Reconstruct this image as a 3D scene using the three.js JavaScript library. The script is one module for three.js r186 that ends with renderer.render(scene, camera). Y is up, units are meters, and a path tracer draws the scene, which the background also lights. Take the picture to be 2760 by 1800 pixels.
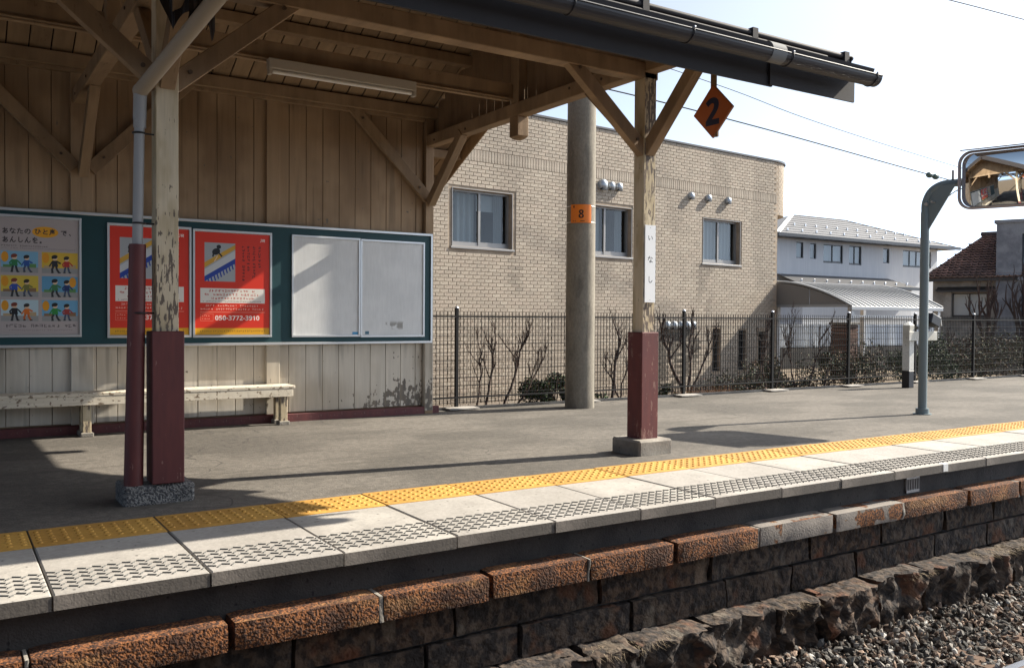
import * as THREE from 'three';
import { mergeGeometries } from 'three/addons/utils/BufferGeometryUtils.js';

// ------------------------------------------------------------------ camera, sky, sun, exposure
const scene = new THREE.Scene();
const camera = new THREE.PerspectiveCamera(41.24, 1024 / 667, 0.1, 1500);
camera.position.set(0, 1.08, 3.8);
camera.rotation.order = 'YXZ';
camera.rotation.set(-0.01927, -0.57358, 0.00664);

const SUN = new THREE.Vector3(0.988 * Math.cos(0.634), Math.sin(0.634), 0.157 * Math.cos(0.634)).normalize();
{
  const w = 512, h = 256, data = new Float32Array(w * h * 4);
  for (let j = 0; j < h; j++) for (let i = 0; i < w; i++) {
    const th = ((i + 0.5) / w - 0.5) * Math.PI * 2, el = ((j + 0.5) / h - 0.5) * Math.PI;
    const dx = Math.cos(el) * Math.cos(th), dy = Math.sin(el), dz = Math.cos(el) * Math.sin(th);
    const c = Math.max(-1, Math.min(1, dx * SUN.x + dy * SUN.y + dz * SUN.z)), ang = Math.acos(c);
    const el0 = Math.max(0, dy), band = 0.95 * Math.exp(-el0 / 0.12) + 0.20 * Math.exp(-el0 / 0.35), side = 0.76 + 0.24 * c;   // bright low air, deep blue overhead
    const glow = 0.9 * Math.exp(-ang * ang / 0.2) + 0.58 * Math.exp(-ang * ang / 0.8);
    const r = (0.86 * band + 0.010) * side + glow, g = (1.13 * band + 0.030) * side + glow, b = (1.46 * band + 0.080) * side + glow;
    const lo = dy < 0 ? Math.max(0.25, 1 + dy * 3) : 1, k = (j * w + i) * 4;
    data[k] = r * lo; data[k + 1] = g * lo; data[k + 2] = b * lo; data[k + 3] = 1;
  }
  const sky = new THREE.DataTexture(data, w, h, THREE.RGBAFormat, THREE.FloatType);
  sky.mapping = THREE.EquirectangularReflectionMapping; sky.magFilter = THREE.LinearFilter; sky.minFilter = THREE.LinearFilter;
  sky.colorSpace = THREE.LinearSRGBColorSpace; sky.needsUpdate = true;
  scene.background = sky; scene.environment = sky;
}
const sun = new THREE.DirectionalLight(new THREE.Color().setRGB(1, 0.92, 0.79), 5.0);
sun.position.copy(SUN).multiplyScalar(60).add(new THREE.Vector3(6, 0, -4)); sun.target.position.set(6, 0, -4);
sun.castShadow = true; sun.shadow.mapSize.set(4096, 4096); sun.shadow.bias = -0.0004;
Object.assign(sun.shadow.camera, { left: -34, right: 34, top: 26, bottom: -26, near: 1, far: 140 });
scene.add(sun, sun.target);

const renderer = new THREE.WebGLRenderer({ antialias: true });
renderer.setSize(1024, 667);
renderer.toneMapping = THREE.LinearToneMapping;
renderer.toneMappingExposure = 2.2;
renderer.shadowMap.enabled = true;

// ------------------------------------------------------------------ helpers
function rng(s) { return () => { s |= 0; s = s + 0x6D2B79F5 | 0; let t = Math.imul(s ^ s >>> 15, 1 | s); t = t + Math.imul(t ^ t >>> 7, 61 | t) ^ t; return ((t ^ t >>> 14) >>> 0) / 4294967296; }; }
const V = (x, y, z) => new THREE.Vector3(x, y, z);
const PI = Math.PI;
const taken = {};
function numbered(n) { if (!(n in taken)) { taken[n] = 0; return n; } taken[n]++; return n + '_' + String(taken[n]).padStart(3, '0'); }
function hash(x, y, s) { let h = Math.imul(x, 374761393) + Math.imul(y, 668265263) + Math.imul(s, 982451653); h = Math.imul(h ^ h >>> 13, 1274126177); return ((h ^ h >>> 16) >>> 0) / 4294967296; }
function vn(x, y, px, py, s) {
  const xi = Math.floor(x), yi = Math.floor(y), fx = x - xi, fy = y - yi, u = fx * fx * (3 - 2 * fx), v = fy * fy * (3 - 2 * fy);
  const m = (a, p) => ((a % p) + p) % p, x0 = m(xi, px), x1 = m(xi + 1, px), y0 = m(yi, py), y1 = m(yi + 1, py);
  return (hash(x0, y0, s) * (1 - u) + hash(x1, y0, s) * u) * (1 - v) + (hash(x0, y1, s) * (1 - u) + hash(x1, y1, s) * u) * v;
}
function fbm(u, v, px, py, oct, s) { let a = 0.5, t = 0, n = 0; for (let o = 0; o < oct; o++) { t += a * vn(u * px, v * py, px, py, s + o); n += a; px *= 2; py *= 2; a *= 0.55; } return t / n; }
const clamp = (x, a = 0, b = 1) => Math.max(a, Math.min(b, x));
const sst = (a, b, x) => { const t = clamp((x - a) / (b - a)); return t * t * (3 - 2 * t); };
const mix = (a, b, t) => a.map((v, i) => v + (b[i] - v) * t);
// fn(u,v) returns [r,g,b] 0..255 (sRGB for colour maps, one number for data maps); pw, ph = metres covered
function tex(w, h, pw, ph, fn, srgb = true) {
  const d = new Uint8Array(w * h * 4);
  for (let j = 0; j < h; j++) for (let i = 0; i < w; i++) {
    let c = fn((i + 0.5) / w, (j + 0.5) / h); if (typeof c === 'number') c = [c, c, c];
    const k = (j * w + i) * 4; d[k] = clamp(c[0], 0, 255); d[k + 1] = clamp(c[1], 0, 255); d[k + 2] = clamp(c[2], 0, 255); d[k + 3] = 255;
  }
  const t = new THREE.DataTexture(d, w, h, THREE.RGBAFormat); t.wrapS = t.wrapT = THREE.RepeatWrapping;
  t.magFilter = THREE.LinearFilter; t.minFilter = THREE.LinearMipmapLinearFilter; t.generateMipmaps = true;
  t.repeat.set(1 / pw, 1 / ph); if (srgb) t.colorSpace = THREE.SRGBColorSpace; t.needsUpdate = true; return t;
}
function std(o) { const m = new THREE.MeshStandardMaterial({ roughness: 0.85, metalness: 0, ...o }); return m; }
const lin = (r, g, b) => new THREE.Color().setRGB(r, g, b);
// geometry -------------------------------------------------------
function muv(g, ou = 0, ov = 0) {            // uv in metres, by the way each face points
  if (g.index) g = g.toNonIndexed();
  if (!g.attributes.normal) g.computeVertexNormals();
  const p = g.attributes.position, n = g.attributes.normal, uv = new Float32Array(p.count * 2);
  for (let f = 0; f < p.count; f += 3) {
    let ax = 0, ay = 0, az = 0; for (let k = 0; k < 3; k++) { ax += n.getX(f + k); ay += n.getY(f + k); az += n.getZ(f + k); }
    ax = Math.abs(ax); ay = Math.abs(ay); az = Math.abs(az);
    for (let k = 0; k < 3; k++) {
      const i = f + k, x = p.getX(i), y = p.getY(i), z = p.getZ(i);
      const [u, v] = ay >= ax && ay >= az ? [x, -z] : ax >= az ? [z, y] : [x, y];
      uv[i * 2] = u + ou; uv[i * 2 + 1] = v + ov;
    }
  }
  g.setAttribute('uv', new THREE.BufferAttribute(uv, 2)); for (const a of Object.keys(g.attributes)) if (!['position', 'normal', 'uv', 'color'].includes(a)) g.deleteAttribute(a);
  return g;
}
function tris(list) { const a = new Float32Array(list.length * 3); list.forEach((v, i) => { a[i * 3] = v[0]; a[i * 3 + 1] = v[1]; a[i * 3 + 2] = v[2]; }); const g = new THREE.BufferGeometry(); g.setAttribute('position', new THREE.BufferAttribute(a, 3)); g.computeVertexNormals(); return g; }
function cbox(w, h, d, c = 0) {               // box with chamfered edges, 44 triangles
  if (!c) return muv(new THREE.BoxGeometry(w, h, d));
  const X = w / 2, Y = h / 2, Z = d / 2, L = [];
  const P = (sx, sy, sz, k) => [sx * (X - (k === 0 ? 0 : c)), sy * (Y - (k === 1 ? 0 : c)), sz * (Z - (k === 2 ? 0 : c))];
  const tri = (a, b, e) => { const n = V(...b).sub(V(...a)).cross(V(...e).sub(V(...a))); const m = V((a[0] + b[0] + e[0]), (a[1] + b[1] + e[1]), (a[2] + b[2] + e[2])); n.dot(m) > 0 ? L.push(a, b, e) : L.push(a, e, b); };
  const quad = (a, b, e, f) => { tri(a, b, e); tri(a, e, f); };
  for (const s of [-1, 1]) {
    quad(P(s, -1, -1, 0), P(s, 1, -1, 0), P(s, 1, 1, 0), P(s, -1, 1, 0));
    quad(P(-1, s, -1, 1), P(1, s, -1, 1), P(1, s, 1, 1), P(-1, s, 1, 1));
    quad(P(-1, -1, s, 2), P(1, -1, s, 2), P(1, 1, s, 2), P(-1, 1, s, 2));
    for (const t of [-1, 1]) {
      quad(P(s, t, -1, 0), P(s, t, 1, 0), P(s, t, 1, 1), P(s, t, -1, 1));
      quad(P(s, -1, t, 0), P(s, 1, t, 0), P(s, 1, t, 2), P(s, -1, t, 2));
      quad(P(-1, s, t, 1), P(1, s, t, 1), P(1, s, t, 2), P(-1, s, t, 2));
      for (const r of [-1, 1]) tri(P(s, t, r, 0), P(s, t, r, 1), P(s, t, r, 2));
    }
  }
  return muv(tris(L));
}
const bx = (x0, x1, y0, y1, z0, z1, c = 0) => muv(cbox(x1 - x0, y1 - y0, z1 - z0, c).translate((x0 + x1) / 2, (y0 + y1) / 2, (z0 + z1) / 2));
function beam(a, b, w, h, c = 0.004) {        // squared timber from a to b
  const len = a.distanceTo(b), g = cbox(w, h, len, c), z = b.clone().sub(a).normalize();
  const up = Math.abs(z.y) > 0.98 ? V(1, 0, 0) : V(0, 1, 0), x = up.clone().cross(z).normalize(), y = z.clone().cross(x);
  const m = new THREE.Matrix4().makeBasis(x, y, z); m.setPosition(a.clone().add(b).multiplyScalar(0.5)); g.applyMatrix4(m);
  return g;
}
const tube = (pts, r, n = 12, rad = 8) => muv(new THREE.TubeGeometry(new THREE.CatmullRomCurve3(pts.map(p => V(...p))), n, r, rad, false));
const cyl = (r0, r1, h, x, y, z, n = 20) => muv(new THREE.CylinderGeometry(r1, r0, h, n).translate(x, y + h / 2, z));
function rod(a, b, r0, r1 = r0, n = 8) { const d = b.clone().sub(a), g = new THREE.CylinderGeometry(r1, r0, d.length(), n); g.applyQuaternion(new THREE.Quaternion().setFromUnitVectors(V(0, 1, 0), d.clone().normalize())); const m = a.clone().add(b).multiplyScalar(0.5); return muv(g.translate(m.x, m.y, m.z)); }
const merge = l => mergeGeometries(l.map(g => g.index ? g.toNonIndexed() : g), false);
function mesh(name, g, m, parent) { const o = new THREE.Mesh(Array.isArray(g) ? merge(g) : g, m); o.name = name; o.castShadow = o.receiveShadow = true; if (parent) parent.add(o); return o; }
function thing(name, label, category, pos = [0, 0, 0], turn = 0, group) { const o = new THREE.Group(); o.name = numbered(name); o.position.set(...pos); o.rotation.y = turn; o.userData = { label, category }; if (group) o.userData.group = group; scene.add(o); return o; }
function single(name, label, category, g, m, group) { const o = mesh(numbered(name), g, m, scene); o.userData = { label, category }; if (group) o.userData.group = group; return o; }
function struct(name, g, m) { const o = g ? mesh(numbered(name), g, m, scene) : new THREE.Group(); if (!g) { o.name = numbered(name); scene.add(o); } o.userData = { kind: 'structure' }; return o; }
function canvasTex(w, h, draw) { const c = document.createElement('canvas'); c.width = w; c.height = h; draw(c.getContext('2d'), w, h); const t = new THREE.CanvasTexture(c); t.colorSpace = THREE.SRGBColorSpace; t.anisotropy = 8; return t; }
// plate with a picture on its +z face
function plate(name, w, h, d, m, edge, parent) { const o = mesh(name, cbox(w, h, d, 0), edge, parent); const f = new THREE.PlaneGeometry(w - 0.004, h - 0.004).translate(0, 0, d / 2 + 0.0015); mesh('print', f, m, o); return o; }

// ------------------------------------------------------------------ materials
const paintTex = tex(1024, 1024, 1.6, 1.6, (u, v) => {
  const g = fbm(u, v, 48, 5, 3, 3), b = fbm(u, v, 5, 3, 4, 9), s = fbm(u, v, 90, 30, 2, 21);
  let c = mix([156, 132, 104], [128, 106, 82], sst(0.35, 0.75, b)); c = c.map(q => q * (0.93 + 0.13 * g));
  const knot = sst(0.80, 0.86, s) * sst(0.45, 0.6, b); c = mix(c, [120, 98, 74], knot * 0.7); return c;
});
const paintBump = tex(512, 512, 1.6, 1.6, (u, v) => 255 * (0.5 * fbm(u, v, 60, 6, 3, 3) + 0.5 * fbm(u, v, 20, 20, 4, 13)), false);
const M = {};
M.paint = std({ map: paintTex, bumpMap: paintBump, bumpScale: 0.0025, roughness: 0.8 });
M.paintDark = std({ map: paintTex, bumpMap: paintBump, bumpScale: 0.0025, roughness: 0.85, color: lin(0.78, 0.75, 0.72) });
// wall boards: painted timber, flaked off near the foot of the wall at its right end
const wallTex = tex(2048, 1024, 4.5, 3.6, (u, v) => {
  const x = u * 4.5 + 0.36, y = v * 3.6;                       // metres in the wall
  const g = fbm(u, v, 150, 9, 3, 5), b = fbm(u, v, 9, 6, 4, 15), st = fbm(u, v, 60, 4, 3, 33);
  let c = (y < 1.4 ? mix([202, 194, 180], [182, 172, 156], sst(0.35, 0.72, b)) : mix([168, 143, 114], [140, 116, 90], sst(0.35, 0.72, b))).map(q => q * (0.94 + 0.1 * g));   // shade under the roof painted in: boards coloured darker and browner higher up
  c = mix(c, c.map(q => q * 0.68), sst(0.62, 0.85, st) * 0.45);
  const f = fbm(u, v, 130, 70, 4, 41) + 0.25 * fbm(u, v, 20, 12, 2, 43);
  const reg = sst(3.5, 4.45, x) * sst(0.50, 0.14, y) + 0.10 * sst(0.28, 0.08, y);
  const k = sst(0.98 - 0.42 * reg, 1.01 - 0.42 * reg, f); c = mix(c, mix([92, 88, 84], [132, 120, 104], g), k);
  return c;
});
wallTex.offset.set(-0.36 / 4.5, 0);
M.wall = std({ map: wallTex, bumpMap: paintBump, bumpScale: 0.002, roughness: 0.8 });
function postTex(dens, seed) {
  return tex(512, 2048, 0.5, 3.2, (u, v) => {
    const y = v * 3.2, g = fbm(u, v, 60, 20, 3, seed), b = fbm(u, v, 6, 16, 3, seed + 4);
    let c = mix([204, 190, 164], [182, 166, 136], sst(0.35, 0.7, b));
    const f = fbm(u, v, 40, 60, 4, seed + 9) * 0.75 + 0.25 * fbm(u, v, 90, 50, 2, seed + 12), d = dens(u * 0.5, y);
    const k = sst(0.80 - 0.42 * d, 0.825 - 0.42 * d, f);
    return mix(c.map(q => q * (0.95 + 0.1 * g)), mix([86, 80, 76], [128, 112, 96], g), k);
  });
}
M.postA = std({ map: postTex((u, y) => 0.10 + 0.5 * sst(2.0, 1.2, y), 51), bumpMap: paintBump, bumpScale: 0.002 });
M.postB = std({ map: postTex((u, y) => (u > 0.12 && u < 0.32 ? 0.62 + 0.2 * sst(1.25, 1.05, y) + 0.15 * sst(2.1, 2.3, y) : 0.12), 71), bumpMap: paintBump, bumpScale: 0.003 });
const brownTex = amt => tex(512, 1024, 0.5, 1.1, (u, v) => {
  const y = v * 1.1, f = fbm(u, v, 30, 14, 4, 91) * 0.8 + 0.2 * fbm(u, v, 80, 60, 2, 92), g = fbm(u, v, 20, 8, 3, 95);
  const c = mix([104, 52, 50], [84, 42, 44], g), k = sst(0.77 - amt, 0.80 - amt, f + 0.10 * sst(0.3, 0.12, y)); return mix(c, mix([150, 118, 106], [120, 96, 88], g), k * 0.8);
});
M.brown = std({ roughness: 0.6, map: brownTex(0) });
M.brownWorn = std({ roughness: 0.7, map: brownTex(0.1) });
M.asphalt = std({ roughness: 0.93, map: tex(1536, 1536, 6, 6, (u, v) => {
  const a = fbm(u, v, 200, 200, 3, 7), b = fbm(u, v, 6, 9, 5, 17), s = hash(Math.floor(u * 1536), Math.floor(v * 1536), 3), st = fbm(u, v, 14, 60, 4, 29);
  let c = mix([84, 79, 72], [107, 101, 93], sst(0.3, 0.7, b)).map(q => q * (0.78 + 0.34 * a + 0.12 * (s - 0.5)));
  c = mix(c, [74, 69, 62], 0.45 * sst(0.58, 0.74, st)); const cr = Math.abs(fbm(u, v, 5, 4, 5, 61) - 0.5); return mix(c, [60, 56, 52], 0.75 * (1 - sst(0.002, 0.006, cr)) * sst(0.5, 0.56, fbm(u, v, 3, 3, 2, 64)));
}), bumpMap: tex(1024, 1024, 2, 2, (u, v) => 255 * (0.6 * fbm(u, v, 256, 256, 2, 8) + 0.4 * fbm(u, v, 60, 60, 3, 19)), false), bumpScale: 0.004 });
const concTex = (a, b, seed) => tex(512, 512, 1.9, 1.9, (u, v) => { const n = fbm(u, v, 6, 6, 5, seed), f = fbm(u, v, 128, 128, 2, seed + 3), sp = sst(0.83, 0.9, fbm(u, v, 70, 70, 2, seed + 8)); return mix(mix(a, b, sst(0.3, 0.7, n)).map(q => q * (0.93 + 0.13 * f)), b.map(q => q * 0.7), sp); });
const concBump = tex(512, 512, 0.8, 0.8, (u, v) => 255 * (0.5 * fbm(u, v, 120, 120, 2, 88) + 0.5 * fbm(u, v, 20, 20, 4, 89)), false);
M.slab = [0, 1, 2].map(i => std({ map: concTex([168 - i * 4, 163 - i * 4, 155 - i * 3], [150, 145, 138], 100 + i * 20), bumpMap: concBump, bumpScale: 0.0012 }));
M.yellow = std({ map: concTex([196, 150, 68], [178, 132, 56], 161), bumpMap: concBump, bumpScale: 0.0012, roughness: 0.75 });
M.edge = std({ map: concTex([124, 116, 108], [92, 86, 80], 171), bumpMap: concBump, bumpScale: 0.0014 });
M.grip = std({ color: lin(0.12, 0.12, 0.115), roughness: 0.9 });
M.conc = std({ map: concTex([150, 144, 134], [118, 112, 104], 181), bumpMap: concBump, bumpScale: 0.003 });
M.concDark = std({ map: concTex([66, 63, 61], [44, 43, 43], 191), bumpMap: concBump, bumpScale: 0.004 });
M.plinth = std({ map: tex(512, 512, 0.6, 0.6, (u, v) => { const f = fbm(u, v, 80, 80, 3, 201), g = fbm(u, v, 5, 5, 3, 203); return mix([128, 126, 122], [70, 70, 72], sst(0.42, 0.62, f)).map(q => q * (0.85 + 0.3 * g)); }), bumpMap: tex(256, 256, 0.6, 0.6, (u, v) => 255 * fbm(u, v, 80, 80, 3, 201), false), bumpScale: 0.012 });
const kerbFn = (grey) => (u, v) => { const f = fbm(u, v, 110, 110, 3, 211), g = fbm(u, v, 6, 6, 4, 213), h = fbm(u, v, 3, 9, 3, 217); let c = mix([132, 83, 46], [54, 32, 20], sst(0.34, 0.64, f)); c = mix(c, [48, 28, 18], 0.65 * sst(0.5, 0.72, g)); c = mix(c, [188, 150, 100], 0.35 * sst(0.55, 0.75, h)); return grey ? mix(c, [124, 119, 114].map(q => q * (0.85 + 0.3 * h)), grey * sst(0.34, 0.40, g)) : c; };
const kerbBump = tex(512, 512, 0.9, 0.9, (u, v) => 255 * (0.75 * fbm(u, v, 110, 110, 3, 211) + 0.25 * fbm(u, v, 10, 10, 3, 219)), false);
M.kerb = [0, 0, 0.94].map(k => std({ map: tex(512, 512, 0.9, 0.9, kerbFn(k)), bumpMap: kerbBump, bumpScale: k ? 0.003 : 0.010, roughness: 0.95 }));
const stoneFn = (u, v) => { const f = fbm(u, v, 30, 30, 4, 231), g = fbm(u, v, 5, 4, 4, 233), h = fbm(u, v, 9, 3, 3, 239); let c = mix([78, 66, 56], [38, 32, 29], sst(0.35, 0.65, f)); c = mix(c, [100, 60, 36], 0.7 * sst(0.56, 0.70, g)); return mix(c, [122, 114, 102], 0.6 * sst(0.66, 0.76, h)); };
const stoneBump = tex(512, 512, 1.1, 1.1, (u, v) => 255 * fbm(u, v, 26, 26, 4, 231), false);
M.stone = [lin(1, 1, 1), lin(0.8, 0.74, 0.68), lin(1.05, 0.9, 0.78)].map(c => std({ map: tex(512, 512, 1.1, 1.1, stoneFn), bumpMap: stoneBump, bumpScale: 0.02, color: c, roughness: 0.95 }));
M.stone.forEach(m => { m.map = M.stone[0].map; });
M.roof = std({ color: lin(0.020, 0.015, 0.015), roughness: 0.72 });
M.gutter = std({ color: lin(0.016, 0.014, 0.017), roughness: 0.5 });
M.galv = std({ color: lin(0.55, 0.56, 0.58), roughness: 0.4, metalness: 0.8 });
M.alu = std({ color: lin(0.60, 0.60, 0.59), roughness: 0.38, metalness: 0.75 });
M.aluDull = std({ color: lin(0.42, 0.41, 0.40), roughness: 0.5, metalness: 0.5 });
M.sash = std({ color: lin(0.26, 0.25, 0.24), roughness: 0.42, metalness: 0.4 });
M.white = std({ color: lin(0.72, 0.72, 0.70), roughness: 0.5 });
M.black = std({ color: lin(0.012, 0.013, 0.016), roughness: 0.45 });
M.bolt = std({ color: lin(0.10, 0.07, 0.05), roughness: 0.6, metalness: 0.4 });
M.glass = new THREE.MeshPhysicalMaterial({ color: lin(0.9, 0.95, 0.97), roughness: 0.03, transmission: 1, thickness: 0, ior: 1.5 });
M.soil = std({ map: concTex([120, 104, 82], [86, 74, 58], 251), roughness: 1 });
M.bark = std({ color: lin(0.07, 0.045, 0.036), roughness: 0.95 });
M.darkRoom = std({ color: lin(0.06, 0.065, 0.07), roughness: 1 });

// ------------------------------------------------------------------ ground and track
struct('ground', muv(new THREE.PlaneGeometry(900, 900).rotateX(-PI / 2).translate(0, -1.35, 0)), M.soil);
struct('yard_ground', bx(-40, 160, -1.3, -0.75, -220, -5.58), M.soil);
const R0 = rng(11);
{
  struct('track_bed', bx(-8, 60, -1.3, -1.075, -0.02, 9), std({ map: concTex([58, 52, 46], [38, 34, 31], 261), roughness: 1 }));
  // ballast: broken stone, past counting
  const shapes = [0, 1, 2, 3].map(k => { const g = new THREE.IcosahedronGeometry(1, 0), p = g.attributes.position, r = rng(70 + k), seen = {}; for (let i = 0; i < p.count; i++) { const key = [p.getX(i), p.getY(i), p.getZ(i)].map(q => q.toFixed(3)).join(); if (!seen[key]) seen[key] = 0.72 + 0.5 * r(); p.setXYZ(i, p.getX(i) * seen[key], p.getY(i) * seen[key] * 0.75, p.getZ(i) * seen[key] * 1.0); } g.computeVertexNormals(); return muv(g); });
  const bm = std({ color: 0xffffff, roughness: 0.92, bumpMap: concBump, bumpScale: 0.002 });
  const per = 7000, root = new THREE.Group(); root.name = 'ballast'; root.userData = { kind: 'stuff', label: 'grey and brown ballast stones beside the rail', category: 'ballast' }; scene.add(root);
  shapes.forEach((g, k) => {
    const im = new THREE.InstancedMesh(g, bm, per), d = new THREE.Object3D(), c = new THREE.Color(); im.name = 'ballast_stone'; im.castShadow = im.receiveShadow = true; im.userData.kind = 'stuff';
    for (let i = 0; i < per; i++) {
      const x = 2.4 + 9.6 * Math.pow(R0(), 1.3), z = 0.1 + 1.75 * R0(), up = 0.05 * sst(0.55, 0.0, Math.abs(z - 0.2)) * R0();
      d.position.set(x, -1.068 + 0.035 * R0() + up, z); d.rotation.set(R0() * 6, R0() * 6, R0() * 6); const s = 0.013 + 0.014 * R0(); d.scale.set(s * (0.9 + 0.9 * R0()), s * 0.85, s); d.updateMatrix(); im.setMatrixAt(i, d.matrix);
      const t = R0(), b = 0.03 + 0.34 * Math.pow(R0(), 2.4); t < 0.42 ? c.setRGB(b, b * 0.92, b * 0.82) : t < 0.86 ? c.setRGB(b * 1.1, b * 0.78, b * 0.58) : c.setRGB(b * 1.7, b * 1.65, b * 1.55); im.setColorAt(i, c);
    }
    root.add(im);
  });
  const tr = thing('railway_track', 'steel rails on brown timber sleepers in the ballast', 'track', [0, -1.07, 0]);
  const railM = std({ color: lin(0.10, 0.06, 0.045), roughness: 0.7, metalness: 0.3 }), headM = std({ color: lin(0.62, 0.62, 0.63), roughness: 0.22, metalness: 1 });
  const sleeperM = std({ map: tex(256, 256, 2.2, 0.5, (u, v) => { const g = fbm(u, v, 4, 60, 4, 271); return mix([74, 54, 42], [112, 92, 76], g); }), roughness: 0.95 });
  const sg = cbox(0.2, 0.14, 2.1, 0.008);
  for (let i = 0; i < 26; i++) { const s = mesh('sleeper', sg, sleeperM, tr); s.position.set(-2 + i * 0.62, -0.035, 1.66); s.rotation.y = 0.01 * (R0() - 0.5); }
  for (const z of [1.13, 2.2]) {
    const r = mesh('rail', [bx(-4, 30, 0.036, 0.05, z - 0.06, z + 0.06, 0.003), bx(-4, 30, 0.05, 0.135, z - 0.008, z + 0.008), bx(-4, 30, 0.135, 0.165, z - 0.032, z + 0.032, 0.006)], railM, tr);
    mesh('rail_head', bx(-4, 30, 0.1655, 0.168, z - 0.024, z + 0.024), headM, r);
  }
}

// ------------------------------------------------------------------ platform
const platform = struct('platform');
{ // falls 4 cm towards the back for drainage
  const g = new THREE.BoxGeometry(68, 0.9, 4.304, 1, 1, 1).translate(26, -0.45, -3.348), p = g.attributes.position; for (let i = 0; i < p.count; i++) if (p.getY(i) > -0.1 && p.getZ(i) < -3) p.setY(i, -0.038);
  g.computeVertexNormals(); mesh('asphalt_surface', muv(g), M.asphalt, platform);
}
mesh('back_kerb', bx(-8, 60, -0.75, -0.012, -5.58, -5.5), M.conc, platform);
mesh('footing_wall', bx(-8, 60, -1.2, -0.062, -1.19, -0.10), M.concDark, platform);
{
  // coping slabs, one every 0.5936 m, with yellow tactile strip, blister dots and grip bars
  const P = 0.5936, X0 = 0.36 + 0.0, W = P - 0.007, D = 1.19;
  const body = cbox(W, 0.062, D, 0.006);
  const strip = bx(-W / 2 + 0.001, W / 2 - 0.001, 0, 0.003, -0.375 / 2, 0.375 / 2);
  const nose = bx(-W / 2, W / 2, -0.031, 0.027, 0, 0.003);
  const dots = []; for (let i = 0; i < 10; i++) for (let j = 0; j < 5; j++) { const g = new THREE.CylinderGeometry(0.009, 0.0145, 0.006, 7).translate(-W / 2 + (i + 0.5) * W / 10, 0.003, (j - 2) * 0.0605); dots.push(muv(g)); }
  const dotG = merge(dots);
  const bars = []; for (let i = 0; i < 10; i++) for (let j = 0; j < 5; j++) for (const s of [0, 1]) {
    const x = -W / 2 + (i + 0.36 + 0.42 * s) * W / 10, z = -0.275 + j * 0.0625 + s * 0.02;
    bars.push(muv(new THREE.BoxGeometry(s ? 0.022 : 0.037, 0.005, s ? 0.004 : 0.006).rotateY(s ? 0.9 : -0.55).translate(x, 0.0025, z)));
  }
  const barG = merge(bars);
  for (let n = -6; n < 52; n++) {
    const xc = X0 + (n + 0.5) * P, s = mesh('coping_slab', body, M.slab[((n * 7 + 91) % 3)], platform);
    s.position.set(xc, -0.031 + 0.0016 * Math.sin(n * 2.3), -D / 2 + 0.003 * Math.sin(n * 1.7));
    const y = mesh('tactile_strip', strip, M.yellow, s); y.position.set(0, 0.0312, D / 2 - 1.19 + 0.375 / 2 + 0.001);
    const q = mesh('tactile_dots', dotG, M.yellow, s); q.position.set(0, 0.034, y.position.z);
    const e = mesh('slab_nosing', nose, M.edge, s); e.position.set(0, 0, D / 2);
    const b = mesh('grip_bars', barG, M.grip, s); b.position.set(0, 0.0315, D / 2 - 0.055);
  }
  mesh('edge_marker', bx(6.30, 6.36, -0.055, 0.002, -0.04, 0.006), M.white, platform);
  mesh('drain_grille', [bx(5.98, 6.14, -0.2, -0.18, -0.1, -0.085), bx(5.98, 6.14, -0.10, -0.085, -0.1, -0.085), ...[0, 1, 2, 3, 4, 5].map(i => bx(5.98 + i * 0.03, 5.986 + i * 0.03, -0.2, -0.085, -0.1, -0.084))], M.aluDull, platform);
  // rust-brown kerb stones
  const R = rng(21); let x = -2.4; const joints = [0.27, 1.03, 1.72, 2.32, 2.94, 3.57, 4.27, 5.0, 5.76, 6.6];
  const xs = [-2.6, -1.9, -1.15, -0.45, ...joints]; x = 6.6; while (x < 34) { x += 0.62 + 0.25 * R(); xs.push(x); }
  for (let i = 0; i < xs.length - 1; i++) {
    const a = xs[i] + 0.008, b = xs[i + 1] - 0.008, m = (a > 4.2 && a < 5.5) ? 2 : i % 2;
    const g = roughBlock(b - a, 0.132, 0.30, 0.0035, 14, 3, 3, i * 3 + 1, 0.02); const s = mesh('kerb_stone', g, M.kerb[m], platform);
    s.position.set((a + b) / 2, -0.281 + 0.004 * (R() - 0.5), -0.108 + 0.01 * (R() - 0.5));
    if (i % 2) { const j = mesh('mortar_joint', roughBlock(0.014 + 0.03 * R(), 0.125, 0.287, 0.012, 3, 6, 2, i + 90, 0.004), M.conc, platform); j.position.set(b + 0.008, -0.284, -0.108); }
  }
  // dark retaining wall below, then a ledge of rough stone
  x = -2.4; for (const row of [0, 1]) { x = -2.4 - 0.3 * row; while (x < 24) { const w = 0.55 + 0.4 * R(); const g = roughBlock(w - 0.012, 0.178, 0.2, 0.012, 8, 4, 2, Math.floor(x * 97) + row, 0.015); const s = mesh('wall_stone', g, M.stone[Math.floor(R() * 3)], platform); s.position.set(x + w / 2, -0.44 - row * 0.19, -0.155 + 0.012 * (R() - 0.5)); x += w; } }
  x = -2.4; while (x < 24) { const w = 0.26 + 0.42 * R(); const g = roughBlock(w - 0.006, 0.39 + 0.04 * R(), 0.27, 0.05, 16, 14, 6, Math.floor(x * 131), 0.02, true); const s = mesh('ledge_stone', g, M.stone[Math.floor(R() * 3)], platform); s.position.set(x + w / 2, -0.925 + 0.015 * R(), -0.01 + 0.04 * (R() - 0.5)); x += w; }
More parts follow.
